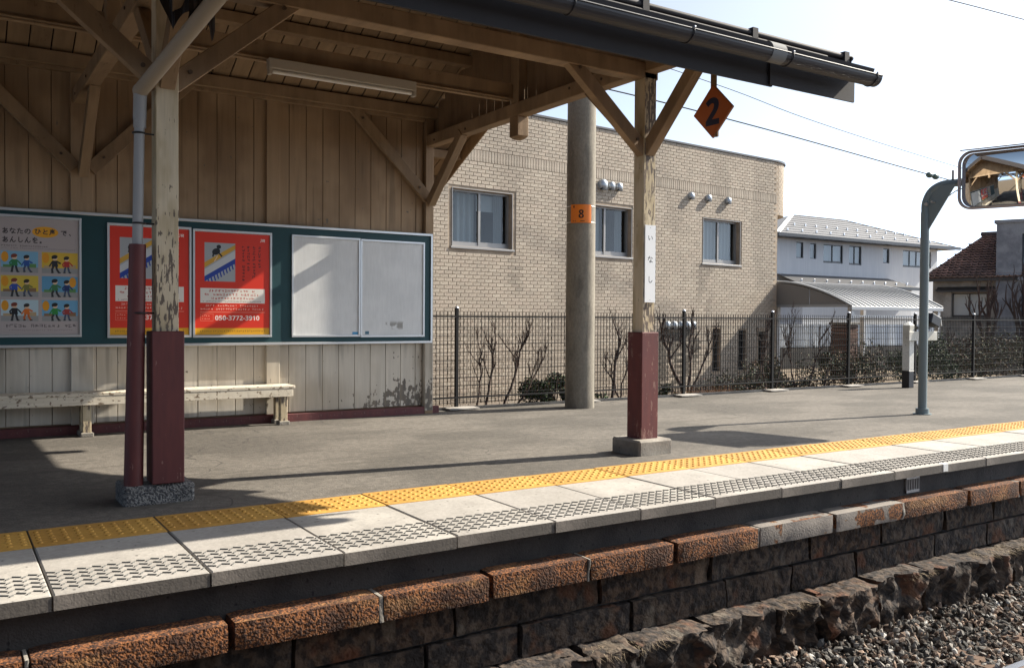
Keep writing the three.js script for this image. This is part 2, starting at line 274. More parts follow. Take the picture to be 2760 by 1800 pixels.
  // dry grass hanging over the ledge
  { const L = [], Rg = rng(23); for (let i = 0; i < 5200; i++) { const cx = 1.5 + 12 * Rg(), clump = vn(cx * 2.2, 3, 4096, 4096, 77); if (clump < 0.45) continue; const z = -0.02 + 0.15 * Rg(), y = -0.735 + 0.02 * Rg(), l = 0.04 + 0.13 * Rg() * clump, dx = (Rg() - 0.5) * 0.09, w = 0.0016; L.push([cx - w, y, z], [cx + w, y, z], [cx + dx, y + 0.03 - l * 0.55, z + 0.03 + 0.05 * Rg()]); }
    const o = mesh('dry_ledge_grass', tris(L), std({ color: lin(0.22, 0.17, 0.11), roughness: 0.95, side: THREE.DoubleSide }), platform); o.userData.kind = 'stuff'; }
}
function roughBlock(w, h, d, amp, nx, ny, nz, seed, round, jag) {
  let g = new THREE.BoxGeometry(w, h, d, nx, ny, nz); const p = g.attributes.position;
  for (let i = 0; i < p.count; i++) {
    let x = p.getX(i), y = p.getY(i), z = p.getZ(i);
    const ex = Math.max(0, Math.abs(x) - w / 2 + round) / round, ey = Math.max(0, Math.abs(y) - h / 2 + round) / round, ez = Math.max(0, Math.abs(z) - d / 2 + round) / round;
    const e = Math.sqrt(ex * ex + ey * ey + ez * ez); if (e > 1) { const k = (1 - 1 / e) * round; x -= Math.sign(x) * ex / e * k * 1.6; y -= Math.sign(y) * ey / e * k * 1.6; z -= Math.sign(z) * ez / e * k * 1.6; }
    const q = (a, b, c, s) => vn(a * s + 40, b * s + 40 + c * s * 1.7, 4096, 4096, seed) - 0.5, n = (q(x, y, z, 9) + 0.6 * q(x, y, z, 22)) * amp * 2, m = (q(y, z, x, 11)) * amp;
    p.setXYZ(i, x + m * 0.4, y + m * 0.5, z + n + (jag ? amp * (0.9 * q(x * 1.6, y * 0.4, z, 30) + 0.5 * q(x * 2.5, y * 0.7, z, 60)) : 0));
  }
  g.computeVertexNormals(); return muv(g, seed * 0.37 % 1, seed * 0.61 % 1);
}

// ------------------------------------------------------------------ station shelter
const WZ = -5.3, RIDGE = -3.82, CB = -3.46, FR = [-2.545, 1.1, 4.75];
const rearY = z => 3.47 + 0.5 * (z + 5.3), ridgeY = rearY(RIDGE), frontY = z => ridgeY - (ridgeY - 2.80) * (z - RIDGE) / (-0.12 - RIDGE);
const shelter = thing('platform_shelter', 'weathered cream timber platform shelter with dark metal roof', 'shelter');
{
  const R = rng(31);
  // wall of vertical boards
  mesh('wall_backing', bx(-3.6, 4.72, -0.06, 3.46, WZ - 0.07, WZ - 0.05), M.paintDark, shelter);
  for (let x = -3.4, i = 0; x < 4.62; x += 0.1855, i++) { const w = Math.min(0.1855, 4.665 - x); mesh('wall_board', bx(x + 0.0022, x + w - 0.0022, 0.06, 3.44, WZ - 0.05, WZ - 0.026 + 0.003 * R(), 0.003), M.wall, shelter); }
  for (const [a, b] of [[1.02, 1.21], [2.845, 2.985], [-2.63, -2.45]]) mesh('wall_post', bx(a, b, 0.05, 3.33, WZ - 0.028, WZ + 0.012, 0.004), M.wall, shelter);
  mesh('end_post', bx(4.672, 4.775, -0.06, 3.33, WZ - 0.07, WZ + 0.035, 0.005), M.wall, shelter);
  mesh('skirting', bx(-3.6, 4.86, -0.06, 0.045, WZ - 0.06, WZ + 0.03, 0.004), M.brown, shelter);
  mesh('wall_plate', bx(-3.6, 5.49, 3.335, 3.458, WZ - 0.06, WZ + 0.075, 0.005), M.paint, shelter);
  mesh('plate_rail', bx(-3.6, 4.66, 3.298, 3.335, WZ - 0.03, WZ + 0.03, 0.003), M.paint, shelter);
  // frames
  const postG = new Map();
  FR.forEach((fx, k) => {
    const cz = -1.61, right = k === 2;
    const po = mesh('post', bx(fx - 0.062, fx + 0.062, 0.11, 3.02, cz - 0.062, cz + 0.062, 0.004), right ? M.postB : M.postA, shelter);
    mesh('post_casing', [bx(fx - 0.088, fx + 0.088, 0.112, right ? 0.965 : 0.985, cz - 0.088, cz + 0.088, 0.005)], right ? M.brownWorn : M.brown, po);
    const pl = right ? [4.575, 4.92, -1.785, -1.44] : [fx - 0.235, fx + 0.15, -1.84, -1.54];
    mesh('pedestal', bx(pl[0], pl[1], -0.02, right ? 0.118 : 0.108, pl[2], pl[3], 0.014), right ? M.conc : M.plinth, po);
    const tb = mesh('tie_beam', bx(fx - 0.06, fx + 0.06, 3.02, 3.15, -5.4, -1.12, 0.006), M.paint, shelter);
    for (const z of [-5.1, -4.4, -2.55, -2.1]) mesh('bolt', cyl(0.012, 0.012, 0.01, 0, 0, 0, 8).rotateZ(PI / 2).translate(fx - 0.058, 3.085 + 0.02 * Math.sin(z * 9), z), M.bolt, tb);
    mesh('king_post', bx(fx - 0.05, fx + 0.05, 3.15, frontY(CB) - 0.06, CB - 0.07, CB + 0.07, 0.005), M.paint, shelter);
    if (right) { const h = mesh('drop_post', [bx(fx - 0.058, fx + 0.068, 2.83, 3.02, -3.535, -3.385, 0.006)], M.paint, shelter); mesh('drop_post_tip', muv(new THREE.CylinderGeometry(0.09, 0.05, 0.025, 4, 1).rotateY(PI / 4).translate(fx + 0.005, 2.818, -3.46)), M.paint, h); }
    // knee braces: along the platform, and across under the tie beam
    const br = (a, b, w = 0.075, h = 0.105) => { const o = mesh('knee_brace', muv(beam(V(...a), V(...b), w, h)), M.paint, shelter); for (const t of [0.13, 0.87]) { const p = V(...a).lerp(V(...b), t); mesh('bolt', cyl(0.013, 0.013, 0.012, 0, 0, 0, 8).rotateX(PI / 2).translate(p.x, p.y, p.z + w / 2 + 0.004), M.bolt, o); } };
    br([fx - 0.03, 2.40, cz + 0.015], [fx - 0.80, 3.04, cz + 0.015]); if (!right) br([fx + 0.03, 2.40, cz + 0.015], [fx + 0.78, 3.04, cz + 0.015]);
    br([fx, 2.40, cz + 0.03], [fx, 3.0, cz + 0.61], 0.085, 0.105); br([fx, 2.44, cz - 0.03], [fx, 3.05, cz - 0.72], 0.08, 0.10);
    br([fx + (right ? -0.03 : 0.02), 2.37, WZ + 0.06], [fx + (right ? -0.03 : 0.02), 3.05, WZ + 0.80], 0.085, 0.10);
    // braces in the plane of the wall
    br([fx - 0.04, 2.42, WZ + 0.02], [fx - 0.98, 3.36, WZ + 0.02], 0.05, 0.12); if (!right) br([fx + 0.08, 2.42, WZ + 0.02], [fx + 0.98, 3.36, WZ + 0.02], 0.05, 0.12);
  });
  // long beams
  mesh('front_beam', bx(-3.6, 4.83, 2.972, 3.092, -1.672, -1.548, 0.006), M.paint, shelter);
  mesh('centre_beam', bx(-3.6, 4.70, 3.19, 3.345, CB - 0.14, CB - 0.03, 0.005), M.paint, shelter);
  for (const y of [3.176, 3.196]) mesh('conduit', muv(new THREE.CylinderGeometry(0.0085, 0.0085, 8.2, 8).rotateZ(PI / 2).translate(0.55, y - 0.002, CB - 0.015 + (y - 3.176) * 0.4)), M.paint, shelter);
  mesh('purlin', bx(-3.6, 5.49, rearY(-4.5) - 0.115, rearY(-4.5) - 0.012, -4.56, -4.45, 0.005), M.paint, shelter);
  mesh('ridge_beam', bx(-3.6, 5.49, ridgeY - 0.15, ridgeY - 0.02, RIDGE - 0.06, RIDGE + 0.06, 0.005), M.paint, shelter);
  // ceiling boards on both slopes, running with the slope
  const bw = 0.178;
  const slopeBoard = (x, za, ya, zb, yb, m) => { const L = Math.hypot(zb - za, yb - ya), g = cbox(bw - 0.011, 0.014, L, 0.003); g.rotateX(-Math.atan2(yb - ya, zb - za)); g.translate(x, (ya + yb) / 2, (za + zb) / 2); mesh('ceiling_board', muv(g, R()), m, shelter); };
  for (let x = -3.5; x < 5.42; x += bw) { slopeBoard(x, -6.42, rearY(-6.42), RIDGE, ridgeY, M.paint); slopeBoard(x, RIDGE + 0.004, ridgeY, -0.14, frontY(-0.14), M.paint); }
  // roof sheets
  const sheet = (za, ya, zb, yb, n) => { const L = Math.hypot(zb - za, yb - ya), g = cbox(9.16, 0.03, L, 0); g.rotateX(-Math.atan2(yb - ya, zb - za)); g.translate(0.93, (ya + yb) / 2 + 0.035, (za + zb) / 2); return mesh(n, muv(g), M.roof, shelter); };
  sheet(-6.5, rearY(-6.5), RIDGE, ridgeY, 'roof_sheet'); const rf = sheet(RIDGE + 0.002, ridgeY, -0.075, frontY(-0.075), 'roof_sheet');
  mesh('ridge_cap', beam(V(-3.66, ridgeY + 0.055, RIDGE), V(5.54, ridgeY + 0.055, RIDGE), 0.2, 0.03), M.roof, shelter);
  // front fascia in two lengths, verge boards, gutter with hooks
  mesh('fascia', bx(-3.6, 4.62, 2.607, 2.822, -0.224, -0.208), M.roof, shelter);
  mesh('fascia', bx(4.58, 5.455, 2.613, 2.824, -0.206, -0.192), M.roof, shelter);
  for (const [za, ya, zb, yb] of [[-6.45, rearY(-6.45), RIDGE, ridgeY], [RIDGE, ridgeY, -0.3, frontY(-0.3)]]) {
    mesh('verge_board', muv(beam(V(5.505, ya - 0.075, za), V(5.505, yb - 0.075, zb), 0.022, 0.17)), za < -6 ? M.paint : M.roof, shelter);
    mesh('verge_trim', muv(beam(V(5.522, ya - 0.02, za), V(5.522, yb - 0.02, zb), 0.012, 0.24)), M.roof, shelter);
  }
  mesh('rear_fascia', bx(-3.6, 5.5, rearY(-6.46) - 0.13, rearY(-6.46) + 0.02, -6.47, -6.45), M.paint, shelter);
  mesh('rear_purlin', bx(-3.6, 5.49, rearY(-5.95) - 0.11, rearY(-5.95) - 0.012, -6.0, -5.9), M.paint, shelter);
  { // half-round gutter
    const pr = [], n = 12, r = 0.062; for (let i = 0; i <= n; i++) { const a = PI + PI * i / n; pr.push([Math.cos(a) * r, Math.sin(a) * r]); }
    const L = [], x0 = -3.6, x1 = 5.46; for (let i = 0; i < n; i++) for (const s of [1, 0.955]) { const a = [x0, pr[i][1] * s, pr[i][0] * s], b = [x1, pr[i][1] * s, pr[i][0] * s], c = [x1, pr[i + 1][1] * s, pr[i + 1][0] * s], d = [x0, pr[i + 1][1] * s, pr[i + 1][0] * s]; s === 1 ? L.push(a, c, b, a, d, c) : L.push(a, b, c, a, c, d); }
    for (const x of [x0, x1]) for (let i = 0; i < n; i++) L.push([x, 0, 0], [x, pr[i][1], pr[i][0]], [x, pr[i + 1][1], pr[i + 1][0]]);
    const gu = mesh('gutter', [muv(tris(L)).translate(0, 2.752, -0.035), muv(rodX(x0, x1, 2.754, 0.026, 0.006)), muv(rodX(x0, x1, 2.754, -0.096, 0.005))], M.gutter, shelter);
    for (let x = -3.2; x < 5.4; x += 0.86) { mesh('gutter_hook', [tube([[x, 2.768, 0.028], [x, 2.728, 0.03], [x, 2.686, -0.035], [x, 2.728, -0.1], [x, 2.80, -0.11]], 0.004, 14, 5)], M.gutter, gu); mesh('hook_stud', muv(new THREE.SphereGeometry(0.008, 8, 6).translate(x, 2.764, 0.032)), M.galv, gu); }
    mesh('gutter_repair', [muv(new THREE.CylinderGeometry(0.0645, 0.0645, 0.13, 16, 1, true, -PI / 2, PI).rotateZ(PI / 2).rotateX(0).translate(4.42, 2.752, -0.035))], std({ color: lin(0.17, 0.17, 0.165), roughness: 0.8, side: THREE.DoubleSide }), gu);
  }
  // snow-guard rails on the front slope
  for (const [z, xe] of [[-0.30, 5.56], [-0.56, 5.44]]) {
    const y = frontY(z) + 0.095; const o = mesh('snow_guard_rail', [rodX(-3.5, xe, y, z, 0.02), rodX(-3.5, xe - 0.3, y - 0.04, z + 0.02, 0.010)], M.roof, shelter);
    for (let x = -3.1; x < xe - 0.1; x += 0.95) mesh('guard_bracket', bx(x, x + 0.05, frontY(z) + 0.04, y + 0.03, z - 0.03, z + 0.03), M.roof, o);
  }
  // gable boarding above the last tie beam
  for (let z = -5.36, i = 0; z < -0.6; z += 0.152, i++) { const zc = z + 0.076, top = Math.min(rearY(zc), frontY(zc)) - 0.02; if (top > 3.2) mesh('gable_board', bx(4.80, 4.815 + 0.003 * R(), 3.13, top, z + 0.002, z + 0.15), M.paintDark, shelter); }
}
function rodX(x0, x1, y, z, r) { return muv(new THREE.CylinderGeometry(r, r, x1 - x0, 10).rotateZ(PI / 2).translate((x0 + x1) / 2, y, z)); }

// downpipe beside the left post
{
  const d = thing('rain_downpipe', 'plastic rain downpipe with dark brown sleeve beside the left shelter post', 'downpipe', [0.945, 0.108, -1.6]);
  const cream = std({ color: lin(0.33, 0.28, 0.22), roughness: 0.6 }), grey = std({ color: lin(0.33, 0.33, 0.33), roughness: 0.5 });
  mesh('slanting_pipe', [rod(V(0.28, 2.64, 1.45), V(0.02, 2.24, 0.0), 0.041, 0.041, 18), muv(new THREE.SphereGeometry(0.043, 16, 10).translate(0.02, 2.24, 0))], cream, d);
  mesh('elbow', rod(V(0.02, 2.25, 0), V(0.016, 2.08, 0), 0.036, 0.036, 18), grey, d);
  mesh('pipe', rod(V(0.016, 2.1, 0), V(0, 1.2, 0), 0.0285, 0.0285, 18), grey, d);
  mesh('coupling', rod(V(0.017, 2.13, 0), V(0.016, 2.03, 0), 0.034, 0.034, 18), grey, d);
  mesh('sleeve', rod(V(0.004, 1.37, 0), V(-0.02, 0.0, 0), 0.045, 0.052, 18), M.brown, d);
  for (const y of [2.0, 1.49, 0.98]) mesh('bracket', [muv(new THREE.TorusGeometry(y < 1.3 ? 0.05 : 0.032, 0.006, 6, 18).rotateX(PI / 2).translate(0.012, y, 0)), rod(V(0.03, y, 0), V(0.1, y, 0), 0.005)], M.black, d);
}
// black plastic cover hanging behind the slanting pipe
{
  const pts = [], n = 40, R = rng(37); const L = [];
  const f = (i, j) => { const a = i / n * PI * 2, t = j / 10, fold = 0.02 * Math.sin(a * 4 + 1) + 0.012 * Math.sin(a * 7 + t * 3); const r = 0.07 + 0.015 * t + fold * (0.4 + 0.6 * t), low = 0.07 * Math.sin(a * 3 + 0.6) + 0.04 * Math.sin(a * 5); return [Math.cos(a) * r * 1.35, 0.55 - t * (0.50 + low), Math.sin(a) * r]; };
  for (let i = 0; i < n; i++) for (let j = 0; j < 10; j++) { const a = f(i, j), b = f(i + 1, j), c = f(i + 1, j + 1), d = f(i, j + 1); L.push(a, c, d, a, b, c); }
  const g = muv(tris(L)); g.translate(1.15, 2.64, -1.25);
  single('plastic_cover', 'crumpled black plastic cover hanging under the eave by the downpipe', 'cover', g, std({ color: lin(0.01, 0.011, 0.016), roughness: 0.28, side: THREE.DoubleSide }));
}
// fluorescent lamp under the centre beam
{
  const l = thing('fluorescent_lamp', 'unlit white fluorescent batten lamp under the shelter ceiling', 'lamp', [2.94, 3.10, CB + 0.03]);
  const lm = std({ color: lin(0.46, 0.42, 0.36), roughness: 0.5 }); mesh('housing', bx(-0.67, 0.67, 0.0, 0.085, -0.035, 0.04, 0.006), lm, l);
  mesh('tube', rodX(-0.63, 0.63, -0.022, 0.01, 0.016), std({ color: lin(0.85, 0.85, 0.82), roughness: 0.3 }), l);
  for (const x of [-0.655, 0.655]) mesh('tube_holder', bx(x - 0.015, x + 0.015, -0.05, 0.005, -0.02, 0.035, 0.004), lm, l);
}

// ------------------------------------------------------------------ hand-drawn kana (the fonts have none)
const KANA = {
  i: 'M.2,.25 Q.18,.6 .3,.74 L.4,.62 M.68,.3 Q.8,.42 .8,.62', na: 'M.15,.3 L.5,.27 M.36,.12 Q.3,.42 .15,.58 M.66,.25 L.85,.38 M.6,.45 L.6,.75 Q.58,.88 .45,.86 Q.32,.8 .42,.72 Q.6,.66 .85,.84',
  shi: 'M.32,.12 L.32,.65 Q.33,.85 .52,.84 Q.72,.82 .82,.6', a: 'M.2,.28 L.8,.25 M.42,.1 Q.4,.6 .47,.85 M.66,.4 Q.5,.85 .28,.85 Q.15,.75 .3,.6 Q.6,.42 .78,.55 Q.92,.75 .6,.92',
  ta: 'M.15,.28 L.55,.25 M.38,.1 Q.32,.5 .15,.88 M.55,.48 L.85,.45 M.52,.72 Q.6,.88 .88,.82', no: 'M.5,.2 Q.45,.6 .28,.72 Q.1,.7 .15,.45 Q.3,.15 .6,.18 Q.9,.25 .85,.55 Q.78,.82 .55,.86',
  de: 'M.12,.25 L.85,.2 Q.4,.35 .42,.6 Q.45,.85 .75,.86 M.65,.42 L.72,.52 M.77,.38 L.84,.48', n: 'M.5,.1 Q.3,.5 .15,.88 Q.3,.5 .45,.52 Q.5,.6 .5,.75 Q.55,.92 .75,.82 L.88,.65',
  wo: 'M.2,.22 L.75,.2 M.45,.08 Q.35,.35 .2,.5 Q.4,.35 .5,.45 Q.52,.55 .5,.65 M.82,.42 Q.3,.6 .35,.78 Q.42,.9 .8,.86', hi: 'M.12,.25 L.4,.2 Q.15,.5 .25,.75 Q.5,.98 .65,.65 Q.7,.4 .66,.18 Q.75,.4 .9,.52',
  to: 'M.35,.12 L.42,.45 M.8,.35 Q.3,.5 .25,.7 Q.3,.88 .82,.84', koe: 'M.2,.2 L.8,.2 M.5,.08 L.5,.34 M.28,.34 L.72,.34 M.25,.46 L.75,.46 L.75,.66 L.25,.66 M.25,.46 L.25,.66 Q.22,.85 .12,.92 M.5,.46 L.5,.66', ten: 'M.2,.7 L.35,.85', maru: 'M.2,.72 L.34,.72 L.34,.86 L.2,.86 L.2,.72',
};
function kana(g, key, x, y, s, lw) {
  g.lineWidth = lw; g.lineCap = g.lineJoin = 'round'; g.beginPath();
  for (const t of KANA[key].match(/[MLQ][^MLQ]*/g)) { const v = t.slice(1).trim().split(/[ ,]+/).map(Number); if (t[0] === 'M') g.moveTo(x + v[0] * s, y + v[1] * s); else if (t[0] === 'L') g.lineTo(x + v[0] * s, y + v[1] * s); else g.quadraticCurveTo(x + v[0] * s, y + v[1] * s, x + v[2] * s, y + v[3] * s); }
  g.stroke();
}
function smallText(g, x, y, w, s, col, R, vertical) { // fine print too small to read in the photograph
  g.strokeStyle = col; g.lineWidth = Math.max(1, s * 0.13); const n = Math.floor(w / (s * 1.12));
  for (let i = 0; i < n; i++) { if (R() < 0.06) continue; const a = vertical ? x : x + i * s * 1.12, b = vertical ? y + i * s * 1.12 : y; g.beginPath(); for (let k = 0; k < 4; k++) { const h = R() < 0.5; const p = R() * 0.8, q = R() * 0.3, r = 0.55 + R() * 0.4; if (h) { g.moveTo(a + q * s, b + p * s); g.lineTo(a + r * s, b + p * s); } else { g.moveTo(a + p * s, b + q * s); g.lineTo(a + p * s, b + r * s); } } g.stroke(); }
}
function person(g, x, y, s, hair, top, bottom, k = 0) { // little cartoon figure
  const ln = (w, c, ...p) => { g.strokeStyle = c; g.lineWidth = w * s; g.lineCap = 'round'; g.beginPath(); g.moveTo(x + p[0] * s, y + p[1] * s); for (let i = 2; i < p.length; i += 2) g.lineTo(x + p[i] * s, y + p[i + 1] * s); g.stroke(); };
  ln(0.10, bottom, -0.06, -0.36, -0.10 - 0.04 * k, -0.18, -0.12, -0.03); ln(0.10, bottom, 0.06, -0.36, 0.10, -0.18, 0.14 + 0.05 * k, -0.03); ln(0.06, '#26262a', -0.16, -0.01, -0.09, -0.01); ln(0.06, '#26262a', 0.13 + 0.05 * k, -0.01, 0.21 + 0.05 * k, -0.01);
  g.fillStyle = top; g.beginPath(); g.moveTo(x - 0.12 * s, y - 0.66 * s); g.lineTo(x + 0.12 * s, y - 0.66 * s); g.lineTo(x + 0.16 * s, y - 0.33 * s); g.lineTo(x - 0.16 * s, y - 0.33 * s); g.fill();
  ln(0.07, top, -0.11, -0.62, -0.22, -0.48 + 0.05 * k, -0.18 - 0.08 * k, -0.36); ln(0.07, top, 0.11, -0.62, 0.22 + 0.06 * k, -0.52, 0.30 - 0.1 * k, -0.42 - 0.1 * k);
  g.fillStyle = '#e6c3a0'; g.beginPath(); g.ellipse(x, y - s * 0.80, s * 0.13, s * 0.14, 0, 0, 7); g.fill(); g.fillStyle = hair; g.beginPath(); g.ellipse(x - s * 0.015, y - s * 0.86, s * 0.15, s * 0.10, -0.2, 0, 7); g.fill(); g.fillRect(x - s * 0.15, y - s * 0.86, s * 0.05, s * 0.12);
  g.fillStyle = '#3a2a24'; g.fillRect(x - 0.05 * s, y - 0.79 * s, 0.022 * s, 0.03 * s); g.fillRect(x + 0.045 * s, y - 0.79 * s, 0.022 * s, 0.03 * s);
}
const redPoster = canvasTex(512, 720, (g, w, h) => {
  const R = rng(41); g.fillStyle = '#dc3114'; g.fillRect(0, 0, w, h); g.fillStyle = '#e0a416'; g.fillRect(0, h * 0.935, w, h * 0.065);
  smallText(g, 30, h * 0.957, w - 60, 13, '#8c5a10', R);
  const px = 62, py = 72, pw = 208, ph = 272; g.save(); g.beginPath(); g.rect(px, py, pw, ph); g.clip();
  g.fillStyle = '#a9aeb2'; g.fillRect(px, py, pw, ph);
  g.fillStyle = '#c9ccce'; g.beginPath(); g.moveTo(px, py + 190); g.lineTo(px + pw, py + 50); g.lineTo(px + pw, py + 115); g.lineTo(px, py + 262); g.fill();
  g.fillStyle = '#d2a238'; g.beginPath(); g.moveTo(px, py + 140); g.lineTo(px + pw, py + 8); g.lineTo(px + pw, py + 40); g.lineTo(px, py + 178); g.fill();
  g.strokeStyle = '#1d3f9e'; g.lineWidth = 30; g.beginPath(); g.moveTo(px - 10, py + 262); g.lineTo(px + pw + 10, py + 118); g.stroke();
  for (let i = 0; i < 11; i++) { g.lineWidth = 9; g.beginPath(); const x = px + i * 20, y = py + 258 - i * 14; g.moveTo(x, y); g.lineTo(x + 14, y + 52); g.stroke(); }
  g.fillStyle = '#14161c'; g.beginPath(); g.ellipse(px + 78, py + 62, 28, 22, -0.5, 0, 7); g.fill(); g.beginPath(); g.ellipse(px + 96, py + 28, 15, 14, 0, 0, 7); g.fill(); g.strokeStyle = '#14161c'; g.lineWidth = 10; g.beginPath(); g.moveTo(px + 96, py + 70); g.lineTo(px + 118, py + 96); g.moveTo(px + 60, py + 74); g.lineTo(px + 56, py + 100); g.stroke();
  g.strokeStyle = '#e8c7a4'; g.lineWidth = 6; g.beginPath(); g.moveTo(px + 88, py + 92); g.lineTo(px + 66, py + 132); g.stroke(); g.restore();
  for (const [x, n] of [[318, 210], [352, 150], [392, 190], [430, 110]]) smallText(g, x, 84, n + 60, 21, '#2a0a06', R, true);
  g.strokeStyle = '#f4efe8'; g.lineWidth = 4; g.beginPath(); g.moveTo(452, 30); g.lineTo(452, 46); g.quadraticCurveTo(452, 52, 444, 52); g.moveTo(462, 52); g.lineTo(462, 34); g.lineTo(476, 34); g.lineTo(476, 42); g.lineTo(464, 43); g.lineTo(478, 52); g.stroke();
  g.fillStyle = '#e9e3da'; g.fillRect(34, 392, 444, 104);
  for (const [x, y, l, s] of [[90, 402, 330, 19], [56, 428, 400, 19], [110, 454, 300, 19]]) smallText(g, x, y, l, s, '#b5301c', R); smallText(g, 50, 480, 410, 9, '#7d5148', R);
  smallText(g, 66, 508, 380, 15, '#f3dccf', R); smallText(g, 36, 532, 440, 15, '#f3dccf', R); g.strokeStyle = '#f0b8a4'; g.lineWidth = 1.5; g.strokeRect(36, 572, 84, 50); smallText(g, 46, 582, 66, 12, '#f0b8a4', R); smallText(g, 46, 602, 66, 12, '#f0b8a4', R);
  g.strokeRect(34, 560, 444, 1); g.fillStyle = '#f6efe8'; g.font = 'bold 46px sans-serif'; g.fillText('050-3772-3910', 132, 618, 346);
});
const cartoonPoster = canvasTex(512, 720, (g, w, h) => {
  const R = rng(43); g.fillStyle = '#b4a9a6'; g.fillRect(0, 0, w, h); g.translate(58, 0);
  g.strokeStyle = '#3a3335'; const s = 40; ['a', 'na', 'ta', 'no'].forEach((k, i) => kana(g, k, 20 + i * 41, 62, s, 5)); g.fillStyle = '#e8a51e'; g.beginPath(); g.ellipse(262, 82, 74, 34, 0, 0, 7); g.fill(); ['hi', 'to', 'koe'].forEach((k, i) => kana(g, k, 200 + i * 41, 60, s, 5)); kana(g, 'de', 348, 62, s, 5); kana(g, 'ten', 392, 62, s, 5);
  ['a', 'n', 'shi', 'n', 'wo', 'maru'].forEach((k, i) => kana(g, k, 20 + i * 41, 116, s, 5)); smallText(g, 20, 168, 260, 11, '#6a6062', R); smallText(g, 20, 184, 420, 9, '#8a8082', R);
  const bg = ['#7fb2cf', '#d9b43a', '#d8bc44', '#5f9cc0', '#b9d0d8', '#6fa9cc'], cols = ['#2d7d4a', '#2a56a0', '#24262c', '#b8322a', '#2f4fa8', '#77783c', '#3d7a4c', '#20336a', '#15171c', '#d8701e', '#2f8a3e', '#a33a34'];
  for (let k = 0; k < 6; k++) { const cx = k % 2 ? 242 : 16, cy = 206 + Math.floor(k / 2) * 150; g.fillStyle = bg[k]; g.fillRect(cx, cy, 206, 132); g.fillStyle = '#9a9a98'; g.fillRect(cx, cy + 98, 206, 34); g.fillStyle = '#e29a1c'; g.beginPath(); g.ellipse(cx + (k === 3 ? 176 : 22), cy + 36, 20, 32, 0, 0, 7); g.fill(); g.fillStyle = ['#5e8f54', '#b9a07a', '#8a6a4a'][k % 3]; g.fillRect(cx + 12, cy + 84, 60, 16); g.fillRect(cx + 150, cy + 76, 44, 24); person(g, cx + 74, cy + 128, 116, k % 2 ? '#1b1a1c' : '#7a3422', cols[k * 2], '#2a2a30', k % 2); person(g, cx + 142, cy + 126, 108, '#2a2422', cols[k * 2 + 1], k === 4 ? '#c0601a' : '#44506a', (k + 1) % 2); }
  smallText(g, 40, 658, 420, 21, '#4a4446', R); smallText(g, 60, 690, 360, 10, '#8a8082', R);
});
// ------------------------------------------------------------------ notice board and posters
{
  const nb = thing('notice_board', 'long green notice board with aluminium edge on the shelter wall', 'notice board', [0, 0, WZ]);
  const green = std({ map: tex(256, 256, 1.5, 1.5, (u, v) => { const n = fbm(u, v, 5, 5, 4, 281); return mix([8, 66, 72], [6, 54, 60], n); }), roughness: 0.55 });
  mesh('backing', bx(-1.2, 4.735, 0.80, 1.995, 0.012, 0.036), green, nb);
  mesh('edge_top', bx(-1.22, 4.758, 1.995, 2.022, 0.008, 0.052, 0.003), M.alu, nb); mesh('edge_bottom', bx(-1.22, 4.758, 0.773, 0.80, 0.008, 0.052, 0.003), M.alu, nb); mesh('edge_right', bx(4.735, 4.758, 0.80, 1.995, 0.008, 0.052), M.alu, nb);
  const blankT = s => tex(256, 384, 0.8, 1.1, (u, v) => { const n = fbm(u, v, 4, 6, 4, s), m = fbm(u, v, 60, 10, 3, s + 5); let c = mix([226, 226, 224], [206, 207, 206], n).map(q => q * (0.96 + 0.06 * m)); return mix(c, s === 300 ? [120, 116, 108] : c, sst(0.45, 0.62, fbm(u, v, 16, 12, 3, 311) * sst(0.26, 0.1, Math.abs(u - 0.55)) * 1.25) * sst(0.16, 0.12, v) * sst(0.05, 0.09, v) * 0.7); });
  const frame = (x0, x1, y0, y1, inner, name) => {
    const f = mesh('frame', [bx(x0, x1, y1 - 0.022, y1, 0.036, 0.056, 0.002), bx(x0, x1, y0, y0 + 0.022, 0.036, 0.056, 0.002), bx(x0, x0 + 0.018, y0 + 0.022, y1 - 0.022, 0.036, 0.054), bx(x1 - 0.018, x1, y0 + 0.022, y1 - 0.022, 0.036, 0.054)], M.alu, nb);
    if (inner) { const g = new THREE.PlaneGeometry(x1 - x0 - 0.036, y1 - y0 - 0.044); const uv = g.attributes.uv; for (let i = 0; i < uv.count; i++) uv.setXY(i, uv.getX(i) * 0.8, uv.getY(i) * 1.1); g.translate((x0 + x1) / 2, (y0 + y1) / 2, 0.042); mesh(name, g, inner, f); }
  };
  frame(3.10, 3.868, 0.852, 1.925, std({ map: blankT(290), roughness: 0.4 }), 'blank_panel'); frame(3.872, 4.655, 0.846, 1.92, std({ map: blankT(300), roughness: 0.4 }), 'blank_panel');
  frame(1.325, 2.085, 0.858, 1.938); frame(2.10, 2.888, 0.856, 1.928); frame(0.33, 1.105, 0.868, 1.962);
  mesh('sticker', bx(3.78, 3.845, 0.878, 0.905, 0.0425, 0.0435), std({ color: lin(0.05, 0.30, 0.55), roughness: 0.5 }), nb); mesh('sticker', bx(3.93, 3.975, 0.878, 0.912, 0.0425, 0.0435), std({ color: lin(0.06, 0.16, 0.22), roughness: 0.5 }), nb);
  const paper = t => std({ map: t, roughness: 0.42 });
  const poster = (x0, x1, y0, y1, t, label) => { const p = thing('poster', label, 'poster', [(x0 + x1) / 2, (y0 + y1) / 2, WZ + 0.041]); plate('sheet', x1 - x0, y1 - y0, 0.002, paper(t), M.white, p); };
  poster(1.345, 2.065, 0.882, 1.914, redPoster, 'red warning poster half hidden behind the left post and downpipe');
  poster(2.12, 2.868, 0.88, 1.904, redPoster, 'red warning poster with phone number between the post and blank panels');
  poster(0.35, 1.085, 0.892, 1.938, cartoonPoster, 'pale poster with six cartoon scenes at the left end of the board');
}
